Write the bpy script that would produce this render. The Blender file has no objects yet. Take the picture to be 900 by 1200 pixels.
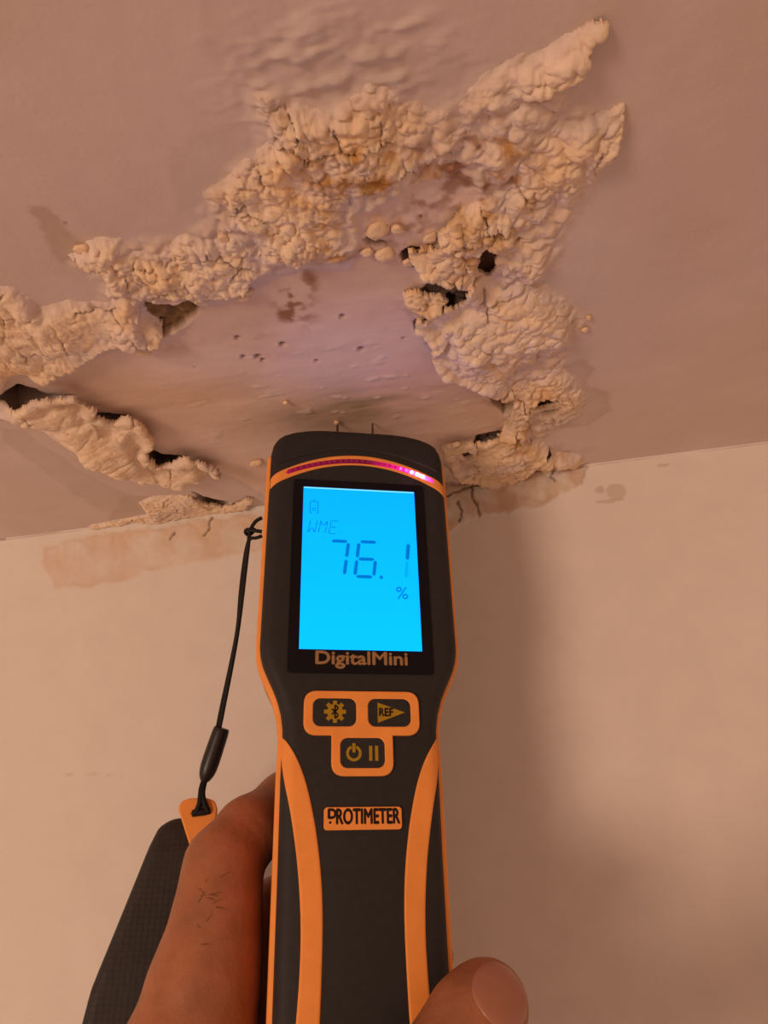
import bpy, bmesh, math, random
import numpy as np
from mathutils import Matrix, Vector

random.seed(4)
rng = np.random.default_rng(7)
scene = bpy.context.scene
COL = scene.collection
MM = 0.001

# ------------------------------------------------------------------ camera
FPX = 873.0                       # focal length in pixels of the 900x1200 frame
PITCH, YAW, ROLL = math.radians(22.0), math.radians(-5.52), math.radians(-5.0)
FIL = 0.8                         # radius of the rounded plaster angle, mm
CEIL_Z = 2400.0                   # millimetres everywhere below; scaled when meshes are made
CAM = np.array([0.0, -292.9, CEIL_Z - 128.7])
_f = np.array([math.sin(YAW) * math.cos(PITCH), math.cos(YAW) * math.cos(PITCH), math.sin(PITCH)])
_r = np.array([math.cos(YAW), -math.sin(YAW), 0.0])
_u = np.cross(_r, _f)
_c, _s = math.cos(ROLL), math.sin(ROLL)
RIGHT, UP, FWD = _c * _r + _s * _u, _c * _u - _s * _r, _f

cam_data = bpy.data.cameras.new('camera')
cam_data.sensor_fit = 'VERTICAL'
cam_data.sensor_height = 24.0
cam_data.lens = 24.0 * FPX / 1200.0
cam_data.clip_start = 0.005
cam_data.clip_end = 50
cam = bpy.data.objects.new('camera', cam_data)
COL.objects.link(cam)
_m = Matrix.Identity(4)
for _i in range(3):
    _m[_i][0], _m[_i][1], _m[_i][2] = RIGHT[_i], UP[_i], -FWD[_i]
    _m[_i][3] = CAM[_i] * MM
cam.matrix_world = _m
scene.camera = cam

# ------------------------------------------------------------------ view, world, lamp
scene.view_settings.view_transform = 'Standard'
scene.view_settings.look = 'None'
scene.view_settings.gamma = 1.0
scene.view_settings.use_curve_mapping = False
scene.view_settings.exposure = 0.0

world = bpy.data.worlds.new('room_ambience')
scene.world = world
world.use_nodes = True
world.node_tree.nodes['Background'].inputs[0].default_value = (1.0, 0.60, 0.42, 1)
world.node_tree.nodes['Background'].inputs[1].default_value = 0.425

LAMP_AZ, LAMP_DIP, LAMP_DIST = math.radians(28), math.radians(15), 2.0
_t = Vector((-0.02, -0.06, CEIL_Z * MM - 0.07))
_d = Vector((-math.sin(LAMP_AZ) * math.cos(LAMP_DIP), -math.cos(LAMP_AZ) * math.cos(LAMP_DIP), -math.sin(LAMP_DIP)))
lamp_data = bpy.data.lights.new('room_lamp', 'AREA')
lamp_data.shape = 'DISK'
lamp_data.size = 0.56
lamp_data.energy = 14.5
lamp_data.color = (1.0, 0.70, 0.52)
lamp = bpy.data.objects.new('room_lamp', lamp_data)
lamp.location = _t + _d * LAMP_DIST
lamp.rotation_euler = (-_d).to_track_quat('-Z', 'Y').to_euler()
COL.objects.link(lamp)


# ------------------------------------------------------------------ projection helpers (tracing only)
def ray(px, py):
    return RIGHT * (px - 450) / FPX + UP * (600 - py) / FPX + FWD


def on_ceiling(px, py, drop=0.0):
    d = ray(px, py)
    t = (CEIL_Z - drop - CAM[2]) / d[2]
    p = CAM + d * t
    return (p[0], p[1])


def on_wall(px, py, out=0.0):
    d = ray(px, py)
    t = (-out - CAM[1]) / d[1]
    p = CAM + d * t
    return (p[0], p[2] - CEIL_Z)


# ------------------------------------------------------------------ numpy noise
def _perm(seed):
    r = np.random.default_rng(seed)
    p = r.permutation(512)
    a = r.random(512) * 2 * np.pi
    return p, np.cos(a), np.sin(a)


_PC = {}


def perlin(x, y, seed=0):
    if seed not in _PC:
        _PC[seed] = _perm(seed)
    p, gx, gy = _PC[seed]
    xi = np.floor(x).astype(np.int64)
    yi = np.floor(y).astype(np.int64)
    xf, yf = x - xi, y - yi
    u = xf * xf * xf * (xf * (xf * 6 - 15) + 10)
    v = yf * yf * yf * (yf * (yf * 6 - 15) + 10)

    def g(ix, iy, dx, dy):
        h = p[(p[ix & 511] + iy) & 511]
        return gx[h] * dx + gy[h] * dy
    n00, n10 = g(xi, yi, xf, yf), g(xi + 1, yi, xf - 1, yf)
    n01, n11 = g(xi, yi + 1, xf, yf - 1), g(xi + 1, yi + 1, xf - 1, yf - 1)
    a = n00 + u * (n10 - n00)
    b = n01 + u * (n11 - n01)
    return (a + v * (b - a)) * 1.5


def fbm(x, y, wl, seed=0, octs=4, gain=0.5):
    s, a, t = 0.0, 1.0, 0.0
    for o in range(octs):
        s = s + a * perlin(x / wl + 17.3 * o, y / wl - 9.1 * o, seed + o)
        t += a
        a *= gain
        wl *= 0.5
    return s / t


def billow(x, y, wl, seed=0):
    return np.clip(np.abs(perlin(x / wl, y / wl, seed)) * 1.5, 0, 1) ** 0.8


def worley(x, y, wl, seed=0, jit=0.85):
    r = np.random.default_rng(seed + 900)
    jx, jy = r.random((64, 64)) * jit, r.random((64, 64)) * jit
    X, Y = x / wl, y / wl
    xi, yi = np.floor(X).astype(np.int64), np.floor(Y).astype(np.int64)
    f1 = np.full(X.shape, 9.0)
    f2 = np.full(X.shape, 9.0)
    for dx in (-1, 0, 1):
        for dy in (-1, 0, 1):
            cx, cy = xi + dx, yi + dy
            d = np.hypot(cx + jx[cx & 63, cy & 63] - X, cy + jy[cx & 63, cy & 63] - Y)
            f2 = np.minimum(f2, np.maximum(f1, d))
            f1 = np.minimum(f1, d)
    return f1, f2


def sstep(a, b, x):
    t = np.clip((x - a) / (b - a), 0, 1)
    return t * t * (3 - 2 * t)


def seg_dist(x, y, pts, closed=True):
    d = np.full(x.shape, 1e9)
    n = len(pts)
    for i in range(n if closed else n - 1):
        ax, ay = pts[i]
        bx, by = pts[(i + 1) % n]
        ex, ey = bx - ax, by - ay
        t = np.clip(((x - ax) * ex + (y - ay) * ey) / (ex * ex + ey * ey + 1e-9), 0, 1)
        d = np.minimum(d, (x - ax - t * ex) ** 2 + (y - ay - t * ey) ** 2)
    return np.sqrt(d)


def poly_sd(x, y, pts):
    """distance to a polygon's outline, positive inside; points far away get -99"""
    P = np.array(pts)
    out = np.full(x.shape, -99.0)
    m = (x > P[:, 0].min() - 9) & (x < P[:, 0].max() + 9) & (y > P[:, 1].min() - 9) & (y < P[:, 1].max() + 9)
    if not m.any():
        return out
    xs, ys = x[m], y[m]
    ins = np.zeros(xs.shape, bool)
    n = len(pts)
    for i in range(n):
        ax, ay = pts[i]
        bx, by = pts[(i + 1) % n]
        c = ((ay > ys) != (by > ys)) & (xs < (bx - ax) * (ys - ay) / (by - ay + 1e-12) + ax)
        ins ^= c
    d = seg_dist(xs, ys, pts)
    out[m] = np.where(ins, d, -d)
    return out


# ------------------------------------------------------------------ object helpers
def link(name, me, mat=None, parent=None, smooth=True):
    if mat is not None and not me.materials:
        me.materials.append(mat)
    if smooth:
        me.polygons.foreach_set('use_smooth', [True] * len(me.polygons))
    me.update()
    o = bpy.data.objects.new(name, me)
    COL.objects.link(o)
    if parent is not None:
        o.parent = parent
    return o


def np_mesh(name, verts, faces, colors=None):
    """verts in mm (N,3); faces (M,3 or 4) int array"""
    me = bpy.data.meshes.new(name)
    v = np.asarray(verts, dtype=np.float32) * MM
    f = np.asarray(faces, dtype=np.int32)
    k = f.shape[1]
    me.vertices.add(len(v))
    me.vertices.foreach_set('co', v.ravel())
    me.loops.add(f.size)
    me.loops.foreach_set('vertex_index', f.ravel())
    me.polygons.add(len(f))
    me.polygons.foreach_set('loop_start', np.arange(0, f.size, k, dtype=np.int32))
    me.polygons.foreach_set('loop_total', np.full(len(f), k, dtype=np.int32))
    me.update(calc_edges=True)
    if colors is not None:
        a = me.color_attributes.new('paint', 'FLOAT_COLOR', 'POINT')
        c = np.ones((len(v), 4), dtype=np.float32)
        c[:, :3] = colors
        a.data.foreach_set('color', c.ravel())
    me.validate()
    return me


def tag(o, label=None, cat=None, group=None, kind=None):
    if label:
        o['label'] = label
    if cat:
        o['category'] = cat
    if group:
        o['group'] = group
    if kind:
        o['kind'] = kind
    return o


# ------------------------------------------------------------------ materials
def material(name, color=(0.5, 0.5, 0.5), rough=0.6, spec=0.3, attr=False, noise=0.0, nscale=200.0,
             bump=0.0, bscale=600.0, emit=None, estr=0.0, sss=0.0, metal=0.0, coat=0.0):
    m = bpy.data.materials.new(name)
    m.use_nodes = True
    nt = m.node_tree
    b = nt.nodes['Principled BSDF']
    b.inputs['Base Color'].default_value = (*color, 1)
    b.inputs['Roughness'].default_value = rough
    b.inputs['Specular IOR Level'].default_value = spec
    b.inputs['Metallic'].default_value = metal
    b.inputs['Coat Weight'].default_value = coat
    co = nt.nodes.new('ShaderNodeTexCoord')
    src = None
    if attr:
        a = nt.nodes.new('ShaderNodeAttribute')
        a.attribute_name = 'paint'
        src = a.outputs['Color']
    if noise:
        n = nt.nodes.new('ShaderNodeTexNoise')
        n.inputs['Scale'].default_value = nscale
        n.inputs['Detail'].default_value = 6
        nt.links.new(co.outputs['Object'], n.inputs['Vector'])
        mr = nt.nodes.new('ShaderNodeMapRange')
        mr.inputs['From Min'].default_value = 0.3
        mr.inputs['From Max'].default_value = 0.7
        mr.inputs['To Min'].default_value = 1 - noise
        mr.inputs['To Max'].default_value = 1 + noise
        nt.links.new(n.outputs['Fac'], mr.inputs['Value'])
        mx = nt.nodes.new('ShaderNodeVectorMath')
        mx.operation = 'SCALE'
        if src is not None:
            nt.links.new(src, mx.inputs[0])
        else:
            mx.inputs[0].default_value = color
        nt.links.new(mr.outputs['Result'], mx.inputs['Scale'])
        src = mx.outputs['Vector']
    if src is not None:
        nt.links.new(src, b.inputs['Base Color'])
    if bump:
        n = nt.nodes.new('ShaderNodeTexNoise')
        n.inputs['Scale'].default_value = bscale
        n.inputs['Detail'].default_value = 4
        nt.links.new(co.outputs['Object'], n.inputs['Vector'])
        bp = nt.nodes.new('ShaderNodeBump')
        bp.inputs['Strength'].default_value = 1.0
        bp.inputs['Distance'].default_value = bump * MM
        nt.links.new(n.outputs['Fac'], bp.inputs['Height'])
        nt.links.new(bp.outputs['Normal'], b.inputs['Normal'])
    if emit is not None:
        b.inputs['Emission Color'].default_value = (*emit, 1)
        b.inputs['Emission Strength'].default_value = estr
    if sss:
        b.inputs['Subsurface Weight'].default_value = sss
        b.inputs['Subsurface Radius'].default_value = (1.0, 0.35, 0.2)
        b.inputs['Subsurface Scale'].default_value = 0.003
    return m


M_PAINT = material('painted_plaster', attr=True, rough=0.75, spec=0.2, noise=0.025, nscale=90, bump=0.06, bscale=700)
M_CRUST = material('blistered_plaster', attr=True, rough=0.8, spec=0.2, noise=0.08, nscale=220, bump=0.45, bscale=600)
M_RUBBER = material('dark_rubber', (0.024, 0.022, 0.021), 0.62, 0.35, noise=0.12, nscale=400, bump=0.05, bscale=3000)
M_ORANGE = material('orange_rubber', (0.97, 0.36, 0.075), 0.55, 0.3, noise=0.05, nscale=150, bump=0.03, bscale=2500)
M_BEZEL = material('black_lens', (0.005, 0.004, 0.006), 0.3, 0.22)
M_GROOVE = material('black_groove', (0.008, 0.005, 0.004), 0.7, 0.2)
M_YELLOW = material('yellow_print', (0.42, 0.25, 0.012), 0.6, 0.2)
M_TAN = material('tan_print', (0.36, 0.20, 0.085), 0.6, 0.2)
M_PRINT = material('dark_print', (0.022, 0.012, 0.008), 0.6, 0.2)
M_SEG = material('lcd_segment', (0.0, 0.0, 0.0), 0.5, 0.0, emit=(0.0, 0.19, 0.62), estr=1.0)
M_SEG_THIN = material('lcd_thin_segment', (0.0, 0.0, 0.0), 0.5, 0.0, emit=(0.0, 0.22, 0.60), estr=1.0)
M_SEG_OFF = material('lcd_idle_segment', (0.0, 0.0, 0.0), 0.5, 0.0, emit=(0.0, 0.44, 1.1), estr=1.0)
M_LCD_EDGE = material('backlight_edge', (0.0, 0.0, 0.0), 0.5, 0.0, emit=(0.25, 0.85, 1.2), estr=1.0)
M_CORD = material('black_cord', (0.012, 0.010, 0.010), 0.7, 0.3, bump=0.1, bscale=3000)
M_TOGGLE = material('black_plastic', (0.014, 0.012, 0.012), 0.38, 0.5)
M_STEEL = material('pin_steel', (0.35, 0.28, 0.24), 0.4, 0.5, metal=0.9)
M_LED_OFF = material('led_off', (0.14, 0.012, 0.03), 0.4, 0.3, emit=(0.32, 0.02, 0.08), estr=0.5)
M_LED_ON = material('led_on', (0.3, 0.02, 0.1), 0.4, 0.5, emit=(1.0, 0.16, 0.5), estr=70.0)
M_LED_DIM = material('led_half', (0.3, 0.02, 0.1), 0.4, 0.5, emit=(1.0, 0.05, 0.28), estr=4.0)


def lcd_material():
    m = material('lcd_backlight', (0, 0, 0), 0.4, 0.1, emit=(0, 0.5, 1.0), estr=1.0)
    nt = m.node_tree
    co = nt.nodes.new('ShaderNodeTexCoord')
    sp = nt.nodes.new('ShaderNodeSeparateXYZ')
    cr = nt.nodes.new('ShaderNodeValToRGB')
    cr.color_ramp.elements[0].color = (0.0, 0.62, 2.0, 1)
    cr.color_ramp.elements[1].color = (0.0, 0.49, 1.9, 1)
    nt.links.new(co.outputs['Generated'], sp.inputs[0])
    nt.links.new(sp.outputs['Y'], cr.inputs[0])
    nt.links.new(cr.outputs[0], nt.nodes['Principled BSDF'].inputs['Emission Color'])
    return m


def led_window_material():
    """red diffuser strip: the lit diodes at its right end bleed along it"""
    m = material('led_diffuser', (0.06, 0.003, 0.01), 0.35, 0.2, emit=(1, 0, 0.2), estr=1.0)
    nt = m.node_tree
    co = nt.nodes.new('ShaderNodeTexCoord')
    sp = nt.nodes.new('ShaderNodeSeparateXYZ')
    cr = nt.nodes.new('ShaderNodeValToRGB')
    e = cr.color_ramp.elements
    e[0].position, e[0].color = 0.0, (0.42, 0.003, 0.07, 1)
    e[1].position, e[1].color = 1.0, (1.5, 0.04, 0.45, 1)
    for p, c in ((0.04, (0.20, 0.001, 0.03)), (0.55, (0.12, 0.001, 0.018)), (0.70, (0.85, 0.006, 0.20)), (0.80, (1.6, 0.02, 0.45)), (0.86, (3.0, 0.2, 1.2)), (0.91, (4.0, 1.1, 2.6)), (0.955, (2.2, 0.15, 0.9))):
        k = e.new(p)
        k.color = (*c, 1)
    nt.links.new(co.outputs['Generated'], sp.inputs[0])
    nt.links.new(sp.outputs['X'], cr.inputs[0])
    nt.links.new(cr.outputs[0], nt.nodes['Principled BSDF'].inputs['Emission Color'])
    return m


def skin_material():
    m = material('skin', (0.42, 0.19, 0.105), 0.5, 0.35, sss=0.12)
    nt = m.node_tree
    b = nt.nodes['Principled BSDF']
    co = nt.nodes.new('ShaderNodeTexCoord')
    at = nt.nodes.new('ShaderNodeAttribute')
    at.attribute_name = 'paint'
    n = nt.nodes.new('ShaderNodeTexNoise')
    n.inputs['Scale'].default_value = 130
    n.inputs['Detail'].default_value = 5
    nt.links.new(co.outputs['Object'], n.inputs['Vector'])
    mr = nt.nodes.new('ShaderNodeMapRange')
    mr.inputs['From Min'].default_value, mr.inputs['From Max'].default_value = 0.3, 0.7
    mr.inputs['To Min'].default_value, mr.inputs['To Max'].default_value = 0.86, 1.14
    nt.links.new(n.outputs['Fac'], mr.inputs['Value'])
    mx = nt.nodes.new('ShaderNodeVectorMath')
    mx.operation = 'SCALE'
    nt.links.new(at.outputs['Color'], mx.inputs[0])
    nt.links.new(mr.outputs['Result'], mx.inputs['Scale'])
    nt.links.new(mx.outputs['Vector'], b.inputs['Base Color'])
    v = nt.nodes.new('ShaderNodeTexVoronoi')
    v.inputs['Scale'].default_value = 900
    v.feature = 'DISTANCE_TO_EDGE'
    n2 = nt.nodes.new('ShaderNodeTexNoise')
    n2.inputs['Scale'].default_value = 350
    nt.links.new(co.outputs['Object'], v.inputs['Vector'])
    nt.links.new(co.outputs['Object'], n2.inputs['Vector'])
    ad = nt.nodes.new('ShaderNodeMath')
    ad.operation = 'MULTIPLY_ADD'
    ad.inputs[1].default_value = 0.25
    nt.links.new(v.outputs['Distance'], ad.inputs[0])
    nt.links.new(n2.outputs['Fac'], ad.inputs[2])
    bp = nt.nodes.new('ShaderNodeBump')
    bp.inputs['Strength'].default_value = 0.8
    bp.inputs['Distance'].default_value = 0.00035
    nt.links.new(ad.outputs[0], bp.inputs['Height'])
    nt.links.new(bp.outputs['Normal'], b.inputs['Normal'])
    return m


M_LCD = lcd_material()
M_LEDWIN = led_window_material()
M_SKIN = skin_material()
M_NAIL = material('fingernail', (0.46, 0.20, 0.125), 0.3, 0.45, sss=0.1, noise=0.05, nscale=120)
M_HAIR = material('hair', (0.055, 0.022, 0.010), 0.6, 0.3)

# ------------------------------------------------------------------ the ceiling: traced damage
# outlines are traced in photograph pixels and dropped onto the ceiling plane (second number: how far the piece hangs)
CRUSTS = [
    dict(key='upper', label='widest cracked yellowed crust at the upper left of the peeled patch', hang=2.5, lift=0.5, amp=3.3, wl=5.8, cell=0.6, wrk=0.22, wdir=78, wa=7, yellow=0.75,
         poly=[(294, 104), (320, 107), (331, 119), (362, 126), (384, 134), (398, 118), (424, 110), (438, 101), (458, 103), (478, 118), (500, 125), (520, 128), (533, 136), (530, 160), (505, 172), (492, 190), (499, 207), (480, 224), (453, 233), (422, 234), (408, 250), (414, 275), (414, 298), (407, 317), (384, 314), (369, 312), (342, 318), (305, 328), (294, 318), (298, 288), (265, 268), (261, 258), (234, 250), (232, 232), (261, 213), (281, 193), (309, 169), (289, 140)], free=[]),
    dict(key='left_mid', label='lumpy cream crust above the brown hole', hang=3, lift=0.8, amp=3.5, wl=5.6, cell=0.55, wrk=0.15, wdir=80, wa=5, yellow=0.5,
         poly=[(76, 309), (92, 300), (96, 288), (120, 284), (142, 285), (150, 300), (190, 301), (203, 284), (217, 276), (234, 284), (261, 276), (265, 266), (300, 284), (297, 316), (307, 326), (297, 338), (281, 348), (254, 352), (230, 357), (222, 347), (205, 351), (190, 354), (173, 351), (162, 347), (150, 353), (128, 356), (122, 352), (124, 333), (107, 322), (87, 314)], free=[(162, 347), (190, 354), (222, 347), (230, 357), (254, 352), (281, 348)]),
    dict(key='far_left', label='puffed cream crust with a broad bulging edge at far left', hang=5, lift=2.4, amp=3.4, wl=8.5, cell=0.3, wrk=0.3, wdir=80, wa=5, yellow=0.35,
         poly=[(-40, 343), (0, 347), (16, 349), (29, 360), (47, 372), (78, 365), (124, 366), (138, 350), (155, 350), (169, 362), (175, 384), (189, 393), (191, 404), (173, 413), (155, 414), (129, 412), (111, 423), (89, 436), (60, 449), (47, 457), (29, 451), (14, 452), (0, 464), (-40, 475)], free=[(191, 404), (129, 412), (89, 436), (47, 457), (0, 464), (-40, 475)]),
    dict(key='lower_left', label='rolled wrinkled flap peeling away below the far-left crust', hang=6, lift=5.0, amp=3.6, wl=11, cell=0.05, wrk=0.95, wdir=-38, wa=10, yellow=0.15,
         poly=[(-30, 500), (-10, 492), (20, 484), (29, 478), (40, 474), (58, 471), (87, 468), (96, 476), (116, 482), (109, 490), (133, 498), (147, 493), (160, 496), (171, 509), (178, 521), (173, 538), (182, 551), (196, 549), (218, 540), (231, 542), (253, 549), (257, 556), (244, 569), (222, 579), (198, 581), (180, 577), (158, 574), (120, 560), (76, 539), (44, 519), (20, 506)],
         free=[(20, 484), (40, 474), (87, 468), (116, 482), (109, 490), (133, 498), (160, 496), (178, 521), (173, 538), (182, 551), (196, 549), (231, 542), (253, 549), (257, 556)]),
    dict(key='corner_left', label='low crumbled ridge beside the wall, under the rolled flap', hang=1.5, lift=0.8, amp=2.2, wl=6.0, cell=0.3, wrk=0.3, wdir=10, wa=2.0, yellow=0.2,
         poly=[(160, 592), (180, 584), (200, 583), (225, 584), (238, 592), (262, 597), (280, 590), (290, 584), (297, 586), (288, 598), (266, 606), (244, 612), (200, 618), (150, 624), (100, 628), (104, 618), (140, 611), (172, 605)], free=[(225, 584), (238, 592), (262, 597), (280, 590), (290, 584)]),
    dict(key='top_right', label='long puffy crest reaching to the top right', hang=4, lift=1.2, amp=3.9, wl=9, cell=0.2, wrk=0.4, wdir=-50, wa=9, yellow=0.3,
         poly=[(532, 136), (545, 112), (562, 97), (582, 84), (609, 75), (636, 67), (647, 58), (676, 48), (700, 36), (716, 34), (712, 46), (693, 71), (685, 90), (656, 107), (633, 117), (604, 124), (600, 140), (575, 150), (560, 165), (540, 185), (520, 205), (502, 206), (494, 190), (506, 172), (530, 160)], free=[(712, 46), (693, 71), (685, 90), (656, 107), (633, 117)]),
    dict(key='right_wing', label='puffy pleated crest pointing right, below the top crest', hang=4, lift=1.2, amp=3.8, wl=8, cell=0.15, wrk=0.55, wdir=-35, wa=11, yellow=0.4,
         poly=[(604, 126), (640, 122), (668, 118), (690, 128), (664, 146), (693, 143), (716, 139), (739, 130), (733, 152), (729, 176), (716, 192), (700, 205), (704, 222), (684, 240), (667, 246), (650, 250), (640, 270), (604, 288), (580, 270), (560, 250), (575, 238), (588, 222), (560, 214), (548, 200), (560, 172), (580, 152)], free=[(733, 152), (729, 176), (716, 192)]),
    dict(key='knobbly', label='small deeply cracked crust above the torn hole', hang=3, lift=1.4, amp=2.8, wl=5.0, cell=1.0, wrk=0.0, wa=2.5, yellow=0.7,
         poly=[(514, 276), (531, 260), (548, 250), (562, 246), (576, 236), (598, 250), (610, 272), (606, 288), (580, 292), (558, 291), (520, 290)], free=[(514, 276), (531, 260), (520, 290)]),
    dict(key='holed', label='crinkled ochre crust with a torn dark hole through it', hang=4, lift=1.8, amp=3.0, wl=7, cell=0.25, wrk=0.6, wdir=-12, wa=10, yellow=0.7,
         poly=[(476, 304), (490, 297), (500, 296), (544, 291), (600, 290), (636, 280), (656, 300), (650, 318), (641, 340), (610, 344), (575, 339), (544, 338), (516, 333), (493, 325), (480, 314)], free=[(600, 290), (544, 291), (490, 297), (476, 304), (480, 314), (516, 333), (544, 338)]),
    dict(key='right_big', label='largest pale wrinkled flap, right of the exposed area', hang=5.5, lift=2.8, amp=3.4, wl=11, cell=0.05, wrk=0.95, wdir=-32, wa=11, yellow=0.2,
         poly=[(549, 338), (575, 340), (610, 343), (641, 339), (661, 355), (684, 376), (677, 397), (664, 419), (629, 437), (606, 452), (602, 470), (588, 473), (573, 460), (555, 457), (533, 449), (515, 440), (507, 424), (509, 411), (499, 402), (488, 396), (489, 381), (507, 375), (523, 366), (540, 368), (550, 358)],
         free=[(549, 338), (550, 358), (523, 366), (489, 381), (488, 396), (509, 411), (507, 424), (515, 440), (533, 449), (555, 457), (573, 460), (588, 473), (602, 470)]),
    dict(key='chip', label='small orange-edged crust between the two grey holes', hang=2.5, lift=1.8, amp=2.2, wl=4.5, cell=0.5, wrk=0.3, wdir=0, wa=2.0, yellow=0.8,
         poly=[(471, 351), (489, 344), (498, 347), (518, 347), (527, 353), (518, 360), (507, 367), (487, 371), (473, 362)], free=[(489, 344), (498, 347), (518, 347), (527, 353), (518, 360), (507, 367)]),
    dict(key='lower_right', label='narrow crumbling crust below the largest pale flap', hang=3, lift=1.2, amp=3.2, wl=6.0, cell=0.25, wrk=0.6, wdir=-40, wa=7, yellow=0.55,
         poly=[(600, 456), (630, 440), (660, 433), (676, 447), (692, 464), (686, 478), (668, 487), (640, 491), (622, 500), (626, 524), (612, 545), (592, 532), (592, 507), (602, 486)], free=[(592, 532), (592, 507), (602, 486), (600, 456)]),
    dict(key='corner_right', label='sagging layered flap against the wall, right of the meter head', hang=6, lift=4, amp=2.8, wl=9, cell=0.05, wrk=0.85, wdir=-6, wa=5, yellow=0.45,
         poly=[(520, 527), (534, 522), (552, 524), (570, 525), (586, 518), (594, 506), (603, 494), (614, 500), (620, 519), (636, 526), (654, 540), (684, 544), (694, 552), (672, 557), (630, 554), (614, 559), (599, 567), (583, 570), (561, 566), (543, 562), (533, 553), (526, 543)], free=[(586, 518), (570, 525), (552, 524), (534, 522), (520, 527), (526, 543), (533, 553), (543, 562), (561, 566), (583, 570), (599, 567), (614, 559)]),
]
# holes and slots: (outline, depth mm, colour 0 = dark, 1 = brown rubble, 2 = grey board, cuts crusts too)
PITS = [
    ([(163, 350), (180, 350), (205, 354), (222, 350), (236, 358), (230, 371), (212, 383), (190, 392), (172, 394), (163, 380)], 3.0, 1),
    ([(-45, 478), (-10, 468), (0, 464), (22, 450), (40, 455), (53, 462), (88, 466), (60, 474), (29, 480), (18, 486), (0, 484), (-40, 496)], 11.0, 0),
    ([(108, 484), (125, 485), (150, 490), (140, 502), (116, 497)], 8.0, 0),
    ([(175, 526), (188, 532), (220, 537), (200, 552), (184, 555), (172, 540)], 8.0, 0),
    ([(225, 577), (238, 583), (253, 586), (269, 589), (264, 596), (247, 597), (238, 592)], 6.0, 0),
    ([(564, 303), (572, 298), (586, 300), (586, 310), (581, 318), (582, 330), (577, 338), (568, 334), (561, 326), (566, 317), (562, 309)], 5.0, 3),
    ([(480, 300), (493, 300), (501, 305), (493, 305), (482, 303)], 6.0, 3),
    ([(498, 344), (509, 332), (520, 337), (536, 335), (548, 346), (551, 360), (541, 364), (527, 353), (518, 347), (504, 350)], 3.5, 2),
    ([(505, 369), (518, 359), (533, 359), (530, 368), (512, 371)], 6.0, 0),
    ([(495, 379), (512, 378), (509, 385), (497, 386)], 6.0, 3),
    ([(425, 283), (431, 279), (440, 281), (456, 285), (455, 291), (444, 293), (434, 290)], 3.5, 2),
    ([(560, 448), (586, 454), (603, 470), (606, 482), (592, 486), (578, 474)], 6.0, 1),
    ([(622, 475), (640, 470), (658, 473), (648, 482), (628, 482)], 7.0, 3),
    ([(527, 528), (552, 521), (561, 511), (583, 506), (597, 505), (588, 518), (571, 526), (552, 526)], 3.5, 2),
    ([(543, 535), (550, 533), (553, 535), (547, 537)], 5.0, 3),
    ([(640, 540), (647, 537), (645, 543), (640, 545)], 5.0, 3),
    ([(604, 516), (616, 514), (612, 520), (605, 520)], 5.0, 3),
    ([(565, 409), (572, 410), (580, 415), (572, 412)], 4.0, 3),
]
EXPOSED = [(196, 404), (232, 362), (290, 345), (330, 322), (372, 314), (410, 316), (418, 290), (412, 250), (455, 235), (497, 210), (530, 205), (560, 215), (560, 245), (514, 278), (500, 297), (478, 306), (495, 326), (500, 345), (472, 352), (488, 372), (490, 396), (508, 420), (535, 450), (592, 482), (594, 505), (560, 514), (530, 526), (500, 560), (320, 590), (262, 556), (225, 540), (180, 520), (158, 494), (95, 474), (60, 452), (130, 414)]
BELT = [(64, 308), (92, 284), (150, 278), (205, 276), (230, 262), (228, 228), (258, 206), (286, 170), (283, 132), (294, 98), (330, 98), (362, 118), (398, 108), (440, 92), (500, 116), (540, 108), (566, 88), (640, 58), (700, 30), (722, 30), (704, 78), (692, 108), (720, 126), (745, 126), (736, 180), (718, 202), (706, 228), (690, 250), (668, 300), (656, 338), (694, 374), (686, 405), (668, 435), (698, 464), (686, 492), (640, 520), (660, 542), (690, 555), (600, 575), (520, 575), (500, 540), (590, 500), (560, 465), (480, 400), (480, 340), (470, 300), (400, 320), (330, 330), (290, 350), (200, 410), (120, 430), (110, 340)]
STAINS = [   # outline, strength, warmth
    ([(37, 243), (60, 242), (71, 256), (84, 278), (102, 293), (76, 311), (62, 298), (44, 262)], 0.75, 0.6),
    ([(228, 0), (280, -20), (340, 0), (345, 60), (300, 100), (262, 92), (236, 50)], 0.22, 0.2),
    ([(360, 60), (400, 10), (430, 40), (480, 60), (530, 55), (552, 78), (535, 110), (470, 100), (400, 110), (330, 105)], 0.28, 0.3),
    ([(206, 170), (240, 150), (285, 145), (300, 170), (270, 200), (245, 240), (210, 250), (200, 215)], 0.22, 0.3),
    ([(655, 430), (680, 420), (697, 432), (690, 452), (712, 460), (718, 480), (690, 500), (640, 505), (610, 540), (600, 500), (640, 480)], 0.4, 0.6),
    ([(0, 500), (30, 505), (90, 548), (140, 575), (170, 600), (120, 600), (60, 560), (10, 520)], 0.25, 0.7),
    ([(150, 580), (200, 585), (230, 600), (180, 612), (120, 620), (130, 600)], 0.3, 0.8),
]
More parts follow.
